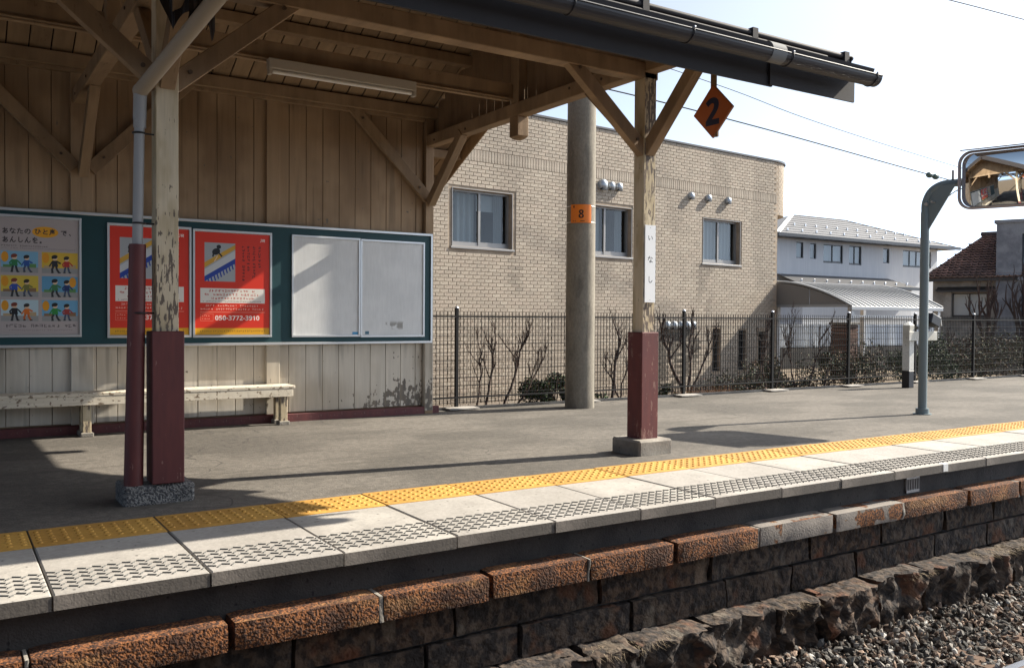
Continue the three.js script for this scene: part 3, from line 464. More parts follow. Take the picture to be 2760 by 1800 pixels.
// bench
{
  const b = thing('bench', 'long white painted wooden bench with flaking paint against the shelter wall', 'bench', [0, -0.035, -5.13]);
  const bt = std({ map: tex(1024, 256, 3.4, 0.6, (u, v) => { const f = fbm(u, v, 120, 30, 4, 321), g = fbm(u, v, 10, 40, 3, 325); return mix(mix([224, 214, 196], [200, 188, 166], g), [128, 112, 94], sst(0.66, 0.69, f)); }), bumpMap: paintBump, bumpScale: 0.003 });
  for (const [z0, z1] of [[-0.14, -0.05], [-0.046, 0.044], [0.048, 0.135]]) mesh('seat_plank', bx(-1.6, 3.05, 0.372, 0.402, z0, z1, 0.004), bt, b);
  mesh('front_rail', bx(-1.58, 3.03, 0.29, 0.371, 0.108, 0.132, 0.003), bt, b); mesh('end_rail', bx(3.006, 3.03, 0.29, 0.371, -0.13, 0.107, 0.003), bt, b); mesh('back_rail', bx(-1.58, 3.0, 0.29, 0.371, -0.13, -0.11, 0.003), bt, b);
  for (const x of [1.12, 2.945, -0.7]) for (const z of [0.065, -0.1]) { const l = mesh('leg', bx(x - 0.036, x + 0.036, 0.035, 0.371, z - 0.035, z + 0.035, 0.004), M.postA, b); mesh('foot_block', bx(x - 0.055, x + 0.055, 0, 0.04, z - 0.055, z + 0.055, 0.006), M.conc, l); }
}
// station name plate on the right post
{
  const t = canvasTex(128, 720, (g, w, h) => { g.fillStyle = '#e6e8ea'; g.fillRect(0, 0, w, h); g.strokeStyle = '#17191c'; kana(g, 'i', 26, 80, 76, 7); kana(g, 'na', 26, 280, 76, 7); kana(g, 'shi', 26, 470, 76, 7); g.fillStyle = '#9aa0a4'; g.beginPath(); g.arc(64, 22, 5, 0, 7); g.arc(64, 698, 5, 0, 7); g.fill(); });
  const p = thing('station_name_plate', 'narrow white station name plate with black kana on the right post', 'sign', [4.752, 1.508, -1.541]); plate('plate', 0.112, 0.615, 0.008, std({ map: t, roughness: 0.4 }), M.white, p);
}
// platform number diamond
{
  const sz = 0.29, t = canvasTex(256, 256, (g, w) => { g.fillStyle = '#a85a2c'; g.fillRect(0, 0, w, w); g.save(); g.translate(w / 2, w / 2); g.rotate(PI / 4); g.fillStyle = '#1a2140'; g.font = 'bold 250px sans-serif'; g.textAlign = 'center'; g.textBaseline = 'middle'; g.fillText('2', 0, 6); g.strokeStyle = '#1a2140'; g.lineWidth = 8; g.strokeText('2', 0, 6); g.restore(); });
  const s = thing('platform_number_sign', 'orange diamond sign with dark number 2 hanging from the eave', 'sign', [4.98, 2.66, -1.09]);
  const d = mesh('diamond_plate', cbox(sz, sz, 0.02, 0.002).rotateZ(PI / 4).rotateY(-PI / 2), std({ color: lin(0.30, 0.10, 0.03), roughness: 0.5 }), s);
  for (const k of [0, 1]) { const f = new THREE.PlaneGeometry(sz - 0.006, sz - 0.006).rotateZ(PI / 4); f.translate(0, 0, 0.0118).rotateY(k ? PI / 2 : -PI / 2); mesh('print', f, std({ map: t, roughness: 0.5 }), d); }
  mesh('hanger', bx(-0.008, 0.008, 0.16, 0.5, -0.025, 0.025), M.paintDark, s); mesh('lower_tab', bx(-0.007, 0.007, -0.2, -0.12, 0.02, 0.05), M.paintDark, s);
}

// ------------------------------------------------------------------ concrete pole with number sign
{
  const p = thing('concrete_pole', 'tall round grey concrete pole behind the right shelter post', 'pole', [6.64, -0.05, -4.93]);
  const pm = std({ map: tex(512, 1024, 1.3, 7, (u, v) => { const n = fbm(u, v, 6, 20, 5, 331), s = fbm(u, v, 9, 14, 4, 335), f = fbm(u, v, 90, 300, 2, 337); return mix(mix([142, 135, 122], [116, 110, 99], n), [88, 83, 76], 0.5 * sst(0.52, 0.75, s)).map(q => q * (0.9 + 0.18 * f)); }), roughness: 0.9, bumpMap: concBump, bumpScale: 0.002 });
  const g = new THREE.CylinderGeometry(0.166, 0.181, 9, 40); const uv = g.attributes.uv; for (let i = 0; i < uv.count; i++) uv.setXY(i, uv.getX(i) * 1.3, uv.getY(i) * 9); mesh('shaft', g.translate(0, 4.5, 0), pm, p);
  for (const y of [2.285, 2.48]) mesh('strap', muv(new THREE.TorusGeometry(0.1785, 0.004, 6, 48).rotateX(PI / 2).translate(0, y, 0)), M.alu, p);
  const s = thing('pole_number_sign', 'small orange number 8 sign strapped to the concrete pole', 'sign', [6.64, 2.335, -4.93], -0.65);
  const t = canvasTex(256, 200, (g, w, h) => { g.fillStyle = '#e07818'; g.fillRect(0, 0, w, h); g.fillStyle = '#2b1512'; g.font = 'bold 128px sans-serif'; g.textAlign = 'center'; g.textBaseline = 'middle'; g.fillText('8', 130, 104); g.fillRect(34, 14, 18, 22); g.fillStyle = '#8a4a14'; g.fillRect(30, 174, 16, 12); g.fillRect(56, 174, 12, 12); g.fillRect(120, 174, 50, 12); });
  const pl = mesh('plate', new THREE.CylinderGeometry(0.1835, 0.1835, 0.222, 20, 1, true, -0.74, 1.48), std({ map: t, roughness: 0.5, side: THREE.DoubleSide }), s); pl.rotation.y = 0;
}
// ------------------------------------------------------------------ fence
{
  const f = thing('mesh_fence', 'dark wire mesh fence with square posts along the back of the platform', 'fence', [0, -0.02, -5.47]);
  const fm = std({ color: lin(0.006, 0.006, 0.007), roughness: 0.85 }), xs = []; for (let x = 5.2; x < 30; x += 1.85) xs.push(x); xs.unshift(4.88);
  const pad = roughBlock(0.42, 0.03, 0.22, 0.01, 5, 1, 4, 5, 0.02);
  xs.forEach((x, i) => {
    if (i) { const p = mesh('fence_post', bx(x - 0.02, x + 0.02, -0.4, 1.2, -0.02, 0.02, 0.003), fm, f); mesh('post_cap', [muv(new THREE.SphereGeometry(0.027, 12, 6, 0, PI * 2, 0, PI / 2).translate(x, 1.198, 0))], M.galv, p); const q = mesh('footing_pad', pad, M.slab[1], p); q.position.set(x + 0.05, 0.004, 0.03); }
    const x1 = xs[i + 1]; if (!x1) return; const w = [], y0 = 0.05, y1 = 1.16;
    const r = 0.0036, sq = (a, b, rr) => muv(beam(a, b, rr * 1.8, rr * 1.8, 0));
    for (let k = x + 0.045; k < x1 - 0.03; k += 0.05) w.push(sq(V(k, y0, 0), V(k, y1, 0), r));
    for (let y = y0 + 0.02; y < y1; y += 0.1) w.push(sq(V(x, y, 0.006), V(x1, y, 0.006), r));
    mesh('wire_panel', w, fm, f);
    for (const y of [1.1, 0.13]) mesh('fold_rail', muv(beam(V(x, y, 0.012), V(x1, y, 0.012), 0.018, 0.02, 0)), fm, f);
  });
}
// ------------------------------------------------------------------ convex mirror on its pole
{
  const m = thing('platform_mirror', 'rounded convex mirror on a bent grey-green pole by the platform edge', 'mirror', [9.5, -0.009, -2.19]);
  const pm = std({ color: lin(0.15, 0.19, 0.20), roughness: 0.5 });
  mesh('pole', [rod(V(0, 0, 0), V(0, 2.32, 0), 0.048, 0.048, 24)], pm, m); mesh('base_flange', [cyl(0.072, 0.072, 0.07, 0, 0, 0, 24), cyl(0.1, 0.1, 0.012, 0, 0, 0, 24)], pm, m);
  mesh('arm', [tube([[0, 2.30, 0], [0, 2.42, 0.004], [0.01, 2.545, 0.06], [0.03, 2.61, 0.17], [0.08, 2.622, 0.34], [0.16, 2.625, 0.55], [0.22, 2.625, 0.75]], 0.044, 40, 18)], pm, m);
  { const sh = new THREE.Shape(); sh.moveTo(0, 2.05); sh.lineTo(0.36, 2.60); sh.lineTo(0.1, 2.60); sh.lineTo(0, 2.45); sh.lineTo(0, 2.05); mesh('gusset', muv(new THREE.ExtrudeGeometry(sh, { depth: 0.02, bevelEnabled: false }).translate(0, 0, -0.01).rotateY(-PI / 2)), pm, m); }
  mesh('clamp_bolt', [rod(V(0.04, 2.66, 0.3), V(0.04, 2.76, 0.3), 0.014), rod(V(-0.075, 2.40, 0.05), V(-0.05, 2.40, 0.05), 0.02), rod(V(-0.075, 2.42, 0.12), V(-0.02, 2.42, 0.12), 0.012)], M.aluDull, m);
  mesh('stay_wire', tube([[0.02, 2.46, 0.24], [0.03, 2.53, 0.36], [0.06, 2.56, 0.5], [0.10, 2.57, 0.62]], 0.006, 16, 6), pm, m);
  // mirror head: local +z looks down the platform
  const H = mesh('mirror_frame', frameRing(0.54, 0.30, 0.12, 0.02, 0.05), std({ color: lin(0.34, 0.30, 0.31), roughness: 0.5 }), m);
  H.position.set(0.12, 2.615, 0.93); H.rotation.set(0, -PI / 2 + 0.17, 0, 'YXZ'); H.rotateX(0.06); H.rotateZ(-0.02);
  mesh('mirror_face', capFace(0.53, 0.29, 0.115, 1.9), std({ color: lin(0.72, 0.74, 0.75), roughness: 0.02, metalness: 1 }), H);
  mesh('mirror_hood', muv(cbox(0.98, 0.012, 0.16, 0.003).rotateX(0.12).translate(0, 0.325, 0.09)), std({ color: lin(0.16, 0.14, 0.15), roughness: 0.5 }), H); mesh('back_shell', backShell(0.535, 0.295, 0.117), M.aluDull, H);
}
function rrect(a, b, r, n = 8) { const p = []; for (const [cx, cy, t] of [[a - r, b - r, 0], [-a + r, b - r, 1], [-a + r, -b + r, 2], [a - r, -b + r, 3]]) for (let i = 0; i <= n; i++) { const q = (t + i / n) * PI / 2; p.push([cx + Math.cos(q) * r, cy + Math.sin(q) * r]); } return p; }
function frameRing(a, b, r, w, d) { const o = rrect(a + w, b + w, r + w), i = rrect(a - 0.004, b - 0.004, r), L = [], n = o.length; for (let k = 0; k < n; k++) { const j = (k + 1) % n; const q = (A, B, C, D) => L.push(A, B, C, A, C, D); const f = (p, z) => [p[0], p[1], z]; q(f(i[k], d), f(o[k], d * 0.7), f(o[j], d * 0.7), f(i[j], d)); q(f(o[k], d * 0.7), f(o[k], -0.02), f(o[j], -0.02), f(o[j], d * 0.7)); q(f(i[j], d), f(i[j], 0), f(i[k], 0), f(i[k], d)); } return muv(tris(L)); }
function capFace(a, b, r, rad) { const o = rrect(a, b, r), rings = 14, P = [], idx = []; const z = (x, y) => Math.sqrt(rad * rad - x * x - y * y) - Math.sqrt(rad * rad - a * a - b * b) - 0.02; P.push([0, 0, z(0, 0)]); for (let k = 1; k <= rings; k++) for (const p of o) { const x = p[0] * k / rings, y = p[1] * k / rings; P.push([x, y, z(x, y)]); } const n = o.length; for (let i = 0; i < n; i++) idx.push(0, 1 + i, 1 + (i + 1) % n); for (let k = 0; k < rings - 1; k++) for (let i = 0; i < n; i++) { const A = 1 + k * n + i, B = 1 + k * n + (i + 1) % n, C = A + n, D = B + n; idx.push(A, C, D, A, D, B); } const g = new THREE.BufferGeometry(); g.setAttribute('position', new THREE.Float32BufferAttribute(P.flat(), 3)); const nn = P.map(p => { const v = V(p[0], p[1], Math.sqrt(rad * rad - p[0] * p[0] - p[1] * p[1])).normalize(); return [v.x, v.y, v.z]; }); g.setAttribute('normal', new THREE.Float32BufferAttribute(nn.flat(), 3)); g.setAttribute('uv', new THREE.Float32BufferAttribute(P.map(p => [p[0], p[1]]).flat(), 2)); g.setIndex(idx); return g; }
function backShell(a, b, r) { const o = rrect(a, b, r), L = [], n = o.length; for (let i = 0; i < n; i++) { const p = o[i], q = o[(i + 1) % n]; L.push([p[0], p[1], -0.02], [p[0] * 0.8, p[1] * 0.8, -0.06], [q[0], q[1], -0.02], [q[0], q[1], -0.02], [p[0] * 0.8, p[1] * 0.8, -0.06], [q[0] * 0.8, q[1] * 0.8, -0.06], [p[0] * 0.8, p[1] * 0.8, -0.06], [0, 0, -0.06], [q[0] * 0.8, q[1] * 0.8, -0.06]); } return muv(tris(L)); }
// ------------------------------------------------------------------ white marker post with camera
{
  const p = thing('marker_post', 'square white marker post with black foot and crosspiece by the fence', 'post', [13.27, -0.034, -4.83]);
  const wm = std({ map: concTex([206, 204, 196], [186, 182, 170], 341), roughness: 0.6 });
  mesh('shaft', bx(-0.065, 0.065, 0.28, 1.02, -0.065, 0.065, 0.005), wm, p); mesh('foot', bx(-0.066, 0.066, 0, 0.28, -0.066, 0.066, 0.005), M.black, p);
  mesh('cap', muv(new THREE.CylinderGeometry(0.012, 0.092, 0.06, 4).rotateY(PI / 4).translate(0, 1.05, 0)), wm, p); mesh('crosspiece', bx(-0.12, 0.66, 0.77, 0.92, 0.066, 0.095, 0.004), wm, p);
  const c = thing('camera_box', 'black camera box with a bright edge above the marker post crosspiece', 'camera', [13.68, 0.92, -4.76]);
  mesh('housing', cbox(0.26, 0.17, 0.2, 0.012).rotateZ(-0.35).translate(0.1, 0.15, 0), M.black, c); mesh('hood', cbox(0.012, 0.15, 0.17, 0).rotateZ(-0.35 + 0.6).translate(0.26, 0.13, 0), M.white, c); mesh('bracket', [rod(V(0, 0, 0), V(0.02, 0.1, 0), 0.02), bx(-0.3, 0.05, 0.0, 0.05, -0.03, 0.03)], M.black, c);
}

// ------------------------------------------------------------------ unseen train car, added behind the camera to block low sky light
{
  const t = thing('added_train_car', 'unseen silver train car added behind the viewer to block the low sky', 'train', [-3, -0.25, 6.6]);
  const skin = std({ color: lin(0.36, 0.37, 0.38), roughness: 0.38, metalness: 0.6 }), dk = std({ color: lin(0.03, 0.03, 0.033), roughness: 0.5 }), L = 9.8, W = 1.42;
  mesh('body', [bx(-L, L, 0.25, 1.15, -W, W, 0.02), bx(-L, L, 2.15, 2.75, -W, W, 0.02), bx(-L, -L + 0.1, 1.15, 2.15, -W, W), bx(L - 0.1, L, 1.15, 2.15, -W, W)], skin, t);
  mesh('roof', muv(new THREE.CylinderGeometry(1.75, 1.75, 2 * L, 30, 1, false, -0.95, 1.9).rotateZ(PI / 2).rotateX(-PI / 2).scale(1, 0.6, 1).translate(0, 2.11, 0)), skin, t);
  for (const s of [-1, 1]) { for (let k = 0; k < 10; k++) { const x = -L + 0.1 + k * 1.96, door = k % 3 === 1; if (door) { const d = mesh('door', bx(x + 0.1, x + 1.86, 0.27, 2.14, s * W - 0.03, s * W + 0.012), skin, t); mesh('pane', bx(x + 0.25, x + 0.85, 1.2, 2.0, s * (W + 0.014) - 0.004, s * (W + 0.014) + 0.004), dk, d); mesh('pane', bx(x + 1.1, x + 1.7, 1.2, 2.0, s * (W + 0.014) - 0.004, s * (W + 0.014) + 0.004), dk, d); } else { const w = mesh('window_band', bx(x - 0.1, x + 2.06, 1.15, 2.15, s * (W - 0.04) - 0.02, s * (W - 0.04) + 0.02), dk, t); mesh('mullion', bx(x + 0.95, x + 1.01, 1.15, 2.15, s * W - 0.03, s * W), skin, w); } } }
  mesh('underframe', bx(-L + 0.4, L - 0.4, -0.35, 0.24, -1.2, 1.2), dk, t);
  for (const x of [-6.8, 6.8]) for (const dx of [-1.05, 1.05]) for (const z of [-0.53, 0.53]) mesh('wheel', muv(new THREE.CylinderGeometry(0.42, 0.42, 0.12, 28).rotateX(PI / 2).translate(x + dx, -0.42, z)), dk, t);
}
// ------------------------------------------------------------------ brick building
const windowPart = (parent, x0, x1, y0, y1, depth, fm, opt = {}) => { // sliding window set back in its opening
  const z = -depth, t = 0.035, xm = (x0 + x1) / 2;
  const w = mesh('window', [bx(x0, x1, y1 - t, y1, z - 0.06, z, 0), bx(x0, x1, y0, y0 + t, z - 0.06, z, 0), bx(x0, x0 + t, y0 + t, y1 - t, z - 0.06, z, 0), bx(x1 - t, x1, y0 + t, y1 - t, z - 0.06, z, 0)], fm, parent);
  if (!opt.fixed) { mesh('meeting_stile', bx(xm - 0.025, xm + 0.025, y0 + t, y1 - t, z - 0.05, z - 0.008), fm, w); mesh('bottom_rail', bx(xm + 0.025, x1 - t, y0 + t, y0 + t + 0.07, z - 0.045, z - 0.012), fm, w); mesh('bottom_rail', bx(x0 + t, xm - 0.025, y0 + t, y0 + t + 0.06, z - 0.055, z - 0.022), fm, w); }
  mesh('pane', muv(new THREE.PlaneGeometry(x1 - x0 - 2 * t, y1 - y0 - 2 * t).translate(xm, (y0 + y1) / 2, z - 0.035)), opt.glass || M.glass, w);
  return w;
};
{
  const B = thing('brick_building', 'two storey beige brick building with flat roof behind the fence', 'building', [6, 0, -10], 0.096);
  const U1 = 11.47, TOP = 4.93, holes = [[1.74, 3.1, 2.35, 3.385], [4.97, 6.315, 2.35, 3.365], [8.645, 9.985, 2.34, 3.35], [9.02, 9.31, -0.15, 0.84], [9.98, 10.27, -0.15, 0.8], [10.76, 11.04, -0.15, 0.76]];
  const mortar = std({ map: concTex([166, 150, 132], [144, 130, 114], 351), roughness: 1 });
  const sh = new THREE.Shape([[-14, -1.2], [U1, -1.2], [U1, 3.64], [11.42, 3.64], [11.42, TOP], [-14, TOP]].map(p => new THREE.Vector2(...p)));
  for (const [a, b, c, d] of holes) sh.holes.push(new THREE.Path([[a, c], [a, d], [b, d], [b, c]].map(p => new THREE.Vector2(...p))));
  mesh('front_wall', muv(new THREE.ExtrudeGeometry(sh, { depth: 0.2, bevelEnabled: false }).translate(0, 0, -0.2)), mortar, B);
  mesh('side_wall', bx(U1 - 0.2, U1 - 0.001, -1.2, 3.63, -9, -0.201), mortar, B); mesh('roof_slab', [bx(-14, 11.2, TOP - 0.25, TOP - 0.05, -9, -0.21)], M.conc, B); mesh('back_wall', bx(-14, U1, -1.2, TOP - 0.06, -9.2, -9.001), mortar, B); mesh('left_wall', bx(-14.2, -14.001, -1.2, TOP, -9.2, 0), mortar, B);
  mesh('floor_slab', bx(-13.9, U1 - 0.25, 1.5, 1.65, -8.9, -0.22), M.conc, B);
  mesh('parapet_cap', bx(-14, 11.42, TOP, TOP + 0.045, -0.25, 0.035, 0.004), std({ color: lin(0.06, 0.06, 0.065), roughness: 0.4 }), B);
  const R = rng(61), pw = 0.1805, ph = 0.0668;
  const tones = [[0.63, 0.535, 0.43], [0.60, 0.51, 0.41], [0.66, 0.57, 0.46], [0.575, 0.49, 0.395], [0.62, 0.52, 0.42]];
  const bt = tex(256, 256, 0.4, 0.4, (u, v) => { const q = 190 + 70 * (fbm(u, v, 30, 30, 3, 361) - 0.3); return [q, q, q]; });
  const brickM = tones.map(t => std({ color: lin(...t), map: bt, roughness: 0.85 })), instM = std({ color: 0xffffff, map: bt, roughness: 0.85 });
  const gS = cbox(pw - 0.009, ph - 0.0095, 0.015, 0.002), gH = cbox(pw / 2 - 0.009, ph - 0.0095, 0.015, 0.002), gV = cbox(ph - 0.0095, 0.205, 0.015, 0.002), list = [];
  const free = (x0, x1, y0, y1) => !holes.some(h => x1 > h[0] - 0.012 && x0 < h[1] + 0.012 && y1 > h[2] - 0.05 && y0 < h[3] + 0.01);
  const put = (g, w, h, x, y, rot = 0, z = 0.004) => { if (rot || free(x - w / 2, x + w / 2, y - h / 2, y + h / 2)) list.push({ g, x, y, z: z + 0.003 * R(), t: Math.floor(R() * tones.length), rot }); else if (g === gS) for (const s of [-1, 1]) { const q = x + s * pw / 4; if (free(q - pw / 4, q + pw / 4, y - h / 2, y + h / 2)) list.push({ g: gH, x: q, y, z, t: Math.floor(R() * tones.length), rot: 0 }); } };
  const rows = (ya, yb) => { let k = 0; for (let y = ya; y < yb - ph * 0.6; y += ph, k++) for (let x = 0.3 + (k % 2) * pw / 2; x < (y < 3.62 ? U1 : 11.42) - pw * 0.4; x += pw) { if (x + pw / 2 > (y < 3.62 ? U1 : 11.42) + 0.02) put(gH, pw / 2, ph, x - pw / 4 + 0.002, y + ph / 2); else put(gS, pw, ph, x, y + ph / 2); } };
  const y2 = -0.1 + ph * Math.round((3.94 + 0.1) / ph); rows(-0.1 - 10 * ph, y2); for (let x = 0.3; x < 11.40; x += ph) put(gV, ph, 0.215, x, y2 + 0.108); rows(y2 + 0.217, TOP - 0.01);
  // rounded corner bay of the upper storey
  const bay = mesh('corner_bay', [muv(new THREE.CylinderGeometry(0.992, 0.992, TOP - 3.64, 30, 1, false, 0, PI / 2 + 0.2).translate(11.42, (TOP + 3.64) / 2, -1.0)), bx(11.35, 12.40, 3.66, TOP - 0.02, -4, -1.0)], mortar, B);
  mesh('bay_cap', muv(new THREE.CylinderGeometry(1.03, 1.03, 0.045, 30, 1, false, 0, PI / 2 + 0.2).translate(11.42, TOP + 0.022, -1.0)), std({ color: lin(0.06, 0.06, 0.065), roughness: 0.4 }), bay);
  { let k = 0; for (let y = 3.65; y < TOP - 0.05; y += ph, k++) for (let i = 0; i < 9; i++) { const a = (i + (k % 2) / 2) * pw / 1.0 + 0.09; if (a < PI / 2 + 0.05) list.push({ g: gS, x: 11.42 + Math.sin(a) * 0.984, y: y + ph / 2, z: -1.0 + Math.cos(a) * 0.984, t: Math.floor(R() * 5), rot: a }); } }
  { let k = 0; for (let y = -0.1; y < 3.6; y += ph, k++) for (let i = 0; i < 10; i++) list.push({ g: gS, x: U1 + 0.003, y: y + ph / 2, z: -0.09 - (i + (k % 2) / 2) * pw, t: Math.floor(R() * 5), rot: PI / 2 }); }
  // dirt: sooty streaks below the lower vents and run-off from the sills, as on the real wall
  const streak = (x, y, x0, x1, y0, y1, a) => x > x0 && x < x1 && y > y0 && y < y1 ? a * sst(0.42, 0.62, vn(x * 9, y * 2.2, 4096, 4096, 63) * 0.7 + 0.3 * vn(x * 26, y * 8, 4096, 4096, 64)) : 0;
  for (const b of list) b.k = 1 - Math.min(0.8, streak(b.x, b.y, 7.1, 8.6, -0.8, 0.86, 0.75) + streak(b.x, b.y, 3.02, 3.3, 1.6, 2.32, 0.28) + streak(b.x, b.y, 8.5, 9.0, 1.1, 2.3, 0.3) + streak(b.x, b.y, 6.2, 6.5, 1.7, 2.3, 0.25) + 0.16 * sst(0.55, 0.75, vn(b.x * 1.3, b.y * 0.9, 4096, 4096, 66)));
  // the 300 bricks that show largest are single, the rest joined
  const cp = V(0, 1.08, 3.8), wp = V(); B.updateMatrixWorld(true);
  for (const b of list) { wp.set(b.x, b.y, b.z).applyMatrix4(B.matrixWorld); b.d = (b.x < 1.25 || b.y < 0.9 || b.g !== gS ? 99 : 0) + wp.distanceTo(cp); }
  list.sort((a, b) => a.d - b.d);
  list.slice(0, 300).forEach(b => { const o = mesh('brick', b.g, brickM[b.t], B); o.position.set(b.x, b.y, b.z); o.rotation.y = b.rot; });
  for (const g of [gS, gH, gV]) { const l = list.slice(300).filter(b => b.g === g); if (!l.length) continue; const im = new THREE.InstancedMesh(g, instM, l.length), d = new THREE.Object3D(), c = new THREE.Color(); l.forEach((b, i) => { d.position.set(b.x, b.y, b.z); d.rotation.set(0, b.rot, 0); d.updateMatrix(); im.setMatrixAt(i, d.matrix); const v = (0.92 + 0.14 * R()) * b.k; im.setColorAt(i, c.setRGB(...tones[b.t].map(q => q * v))); }); im.name = 'brickwork'; im.userData.kind = 'stuff'; im.castShadow = im.receiveShadow = true; B.add(im); }
  // windows with curtains and a room behind
  const cur = new THREE.MeshPhysicalMaterial({ color: lin(0.24, 0.27, 0.28), roughness: 1, transmission: 0.25, thickness: 0, side: THREE.DoubleSide });
  const curtain = (x0, x1, y0, y1, z, s, pinch) => { const n = 28, m = 12, L = [], f = (i, j) => { const t = i / n, v = j / m, k = pinch ? 1 - 0.55 * sst(0.0, 0.62, 1 - v) * (1 - sst(0.62, 1, 1 - v) * 0.7) : 1; const x = pinch > 0 ? x1 - (x1 - x0) * (1 - t) * k : x0 + (x1 - x0) * t * k; return [x, y0 + (y1 - y0) * v, z + 0.02 * Math.sin(t * 30 + s)]; }; for (let i = 0; i < n; i++) for (let j = 0; j < m; j++) L.push(f(i, j), f(i + 1, j), f(i + 1, j + 1), f(i, j), f(i + 1, j + 1), f(i, j + 1)); return muv(tris(L)); };
  const net = (x0, x1, y0, y1, z) => curtain(x0, x1, y0, y1, z, 2, 0);
  holes.slice(0, 3).forEach(([a, b, c, d], k) => {
    const w = windowPart(B, a, b, c, d, 0.10, M.sash), m = (a + b) / 2;
    mesh('sill', [bx(a - 0.05, b + 0.05, c - 0.045, c - 0.006, -0.1, 0.035, 0.004)], M.sash, w);
    mesh('reveal', [bx(a - 0.014, a - 0.001, c, d, -0.12, 0.014), bx(b + 0.001, b + 0.014, c, d, -0.12, 0.014), bx(a - 0.014, b + 0.014, d + 0.001, d + 0.014, -0.12, 0.014)], M.sash, w);
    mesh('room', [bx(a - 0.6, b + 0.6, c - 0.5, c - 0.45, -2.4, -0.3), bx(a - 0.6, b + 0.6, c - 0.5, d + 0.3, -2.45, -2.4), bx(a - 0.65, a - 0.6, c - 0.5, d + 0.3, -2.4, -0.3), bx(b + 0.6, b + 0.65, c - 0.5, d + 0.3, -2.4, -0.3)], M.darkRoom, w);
    if (k === 2) { mesh('curtain', net(a + 0.03, m - 0.02, c + 0.04, d - 0.03, -0.22), cur, w); mesh('curtain', net(m, b - 0.04, c + 0.04, d - 0.03, -0.24), cur, w); }
    else { mesh('curtain', curtain(b - 0.27, b - 0.06, c + 0.05, d - 0.03, -0.24, 1, 0), cur, w); mesh('curtain', curtain(a + 0.04, a + 0.2, c + 0.05, d - 0.03, -0.24, 4, 0), cur, w); mesh('net_curtain', net(a + 0.05, m, c + 0.05, d - 0.03, -0.30), cur, w); if (k === 0) mesh('roller_blind', bx(m + 0.03, b - 0.05, d - 0.34, d - 0.04, -0.262, -0.258), cur, w); }
  });
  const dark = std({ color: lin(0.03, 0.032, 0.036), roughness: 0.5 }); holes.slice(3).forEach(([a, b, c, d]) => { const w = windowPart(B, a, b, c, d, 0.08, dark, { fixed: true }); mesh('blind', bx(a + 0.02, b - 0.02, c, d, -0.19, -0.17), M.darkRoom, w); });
  // vent hoods
  const hood = merge([muv(new THREE.SphereGeometry(0.083, 16, 8, 0, PI * 2, 0, PI / 2).rotateX(PI / 2).scale(1, 1.12, 0.85).translate(0, 0, 0.03)), muv(new THREE.CylinderGeometry(0.083, 0.083, 0.06, 16, 1, true).rotateX(PI / 2).scale(1, 1.12, 1).translate(0, 0, 0.005))]);
  const hm = std({ color: lin(0.40, 0.43, 0.46), roughness: 0.38, metalness: 0.5 });
  for (const [u, y, s] of [[5.43, 3.79, 1.25], [5.68, 3.79, 1], [5.90, 3.79, 1], [8.18, 3.81, 0.95], [8.78, 3.81, 0.95], [9.49, 3.815, 0.95], [7.42, 0.92, 1.05], [7.64, 0.92, 1.05], [7.86, 0.92, 1.05], [8.08, 0.92, 1.05], [8.28, 0.92, 1.05]]) { const o = mesh('vent_hood', hood, hm, B); o.position.set(u, y, 0.022); o.scale.setScalar(s); mesh('vent_slot', bx(-0.06, 0.06, -0.085, -0.05, 0.02, 0.075), M.black, o); }
}
// ------------------------------------------------------------------ carport
{
  const C = thing('carport', 'carport with curved ribbed metal roof beside the brick building', 'carport', [17.5, 0, -9.0]);
  const grey = std({ color: lin(0.20, 0.19, 0.18), roughness: 0.6 }), bright = std({ color: lin(0.33, 0.34, 0.35), roughness: 0.5, metalness: 0.3 });
  const prof = t => { const z = -2.35 * (1 - t), k = 1 - t; return [z, 1.37 + 0.62 * (1 - Math.pow(1 - k, 2.0)) ]; }; const n = 16, Lx = 3.6, L = [];
  for (let i = 0; i < n; i++) { const [z0, y0] = prof(i / n), [z1, y1] = prof((i + 1) / n); for (const dy of [0, -0.03]) L.push([0, y0 + dy, z0], [0, y1 + dy, z1], [Lx, y1 + dy, z1], [0, y0 + dy, z0], [Lx, y1 + dy, z1], [Lx, y0 + dy, z0]); }
  const rf = mesh('roof_sheet', muv(tris(L)), bright, C);
  for (let k = 0; k <= 20; k++) { const pts = []; for (let i = 0; i <= 10; i++) { const [z, y] = prof(i / 10); pts.push([k * Lx / 20, y + 0.012, z]); } mesh('rib', tube(pts, k % 20 ? 0.014 : 0.03, 12, 5), bright, rf); }
  for (let k = 0; k < 2; k++) { const sh = new THREE.Shape(); const a = k ? 0.5 : 0, b = k ? 0.985 : 0.49; sh.moveTo(prof(a)[0], 1.42); for (let i = 0; i <= 10; i++) { const [z, y] = prof(a + (b - a) * i / 10); sh.lineTo(z, y - 0.03); } sh.lineTo(prof(b)[0], Math.min(1.42, prof(b)[1] - 0.04)); mesh('end_panel', muv(new THREE.ExtrudeGeometry(sh, { depth: 0.02, bevelEnabled: false }).rotateY(-PI / 2).translate(0.03, 0, 0)), grey, C); }
  mesh('eave_beam', bx(-0.02, Lx, 1.29, 1.375, -0.06, 0.02, 0.004), bright, C); mesh('lower_beam', bx(0.1, Lx - 0.1, 1.13, 1.17, -0.1, -0.06), M.white, C); mesh('end_beam', bx(-0.02, 0.05, 1.36, 1.42, -2.35, -0.07), bright, C);
  for (const x of [0.08, Lx - 0.1]) for (const z of [-0.08, -2.2]) mesh('carport_post', bx(x - 0.05, x + 0.05, -0.2, 1.36, z - 0.05, z + 0.05), M.aluDull, C);
}
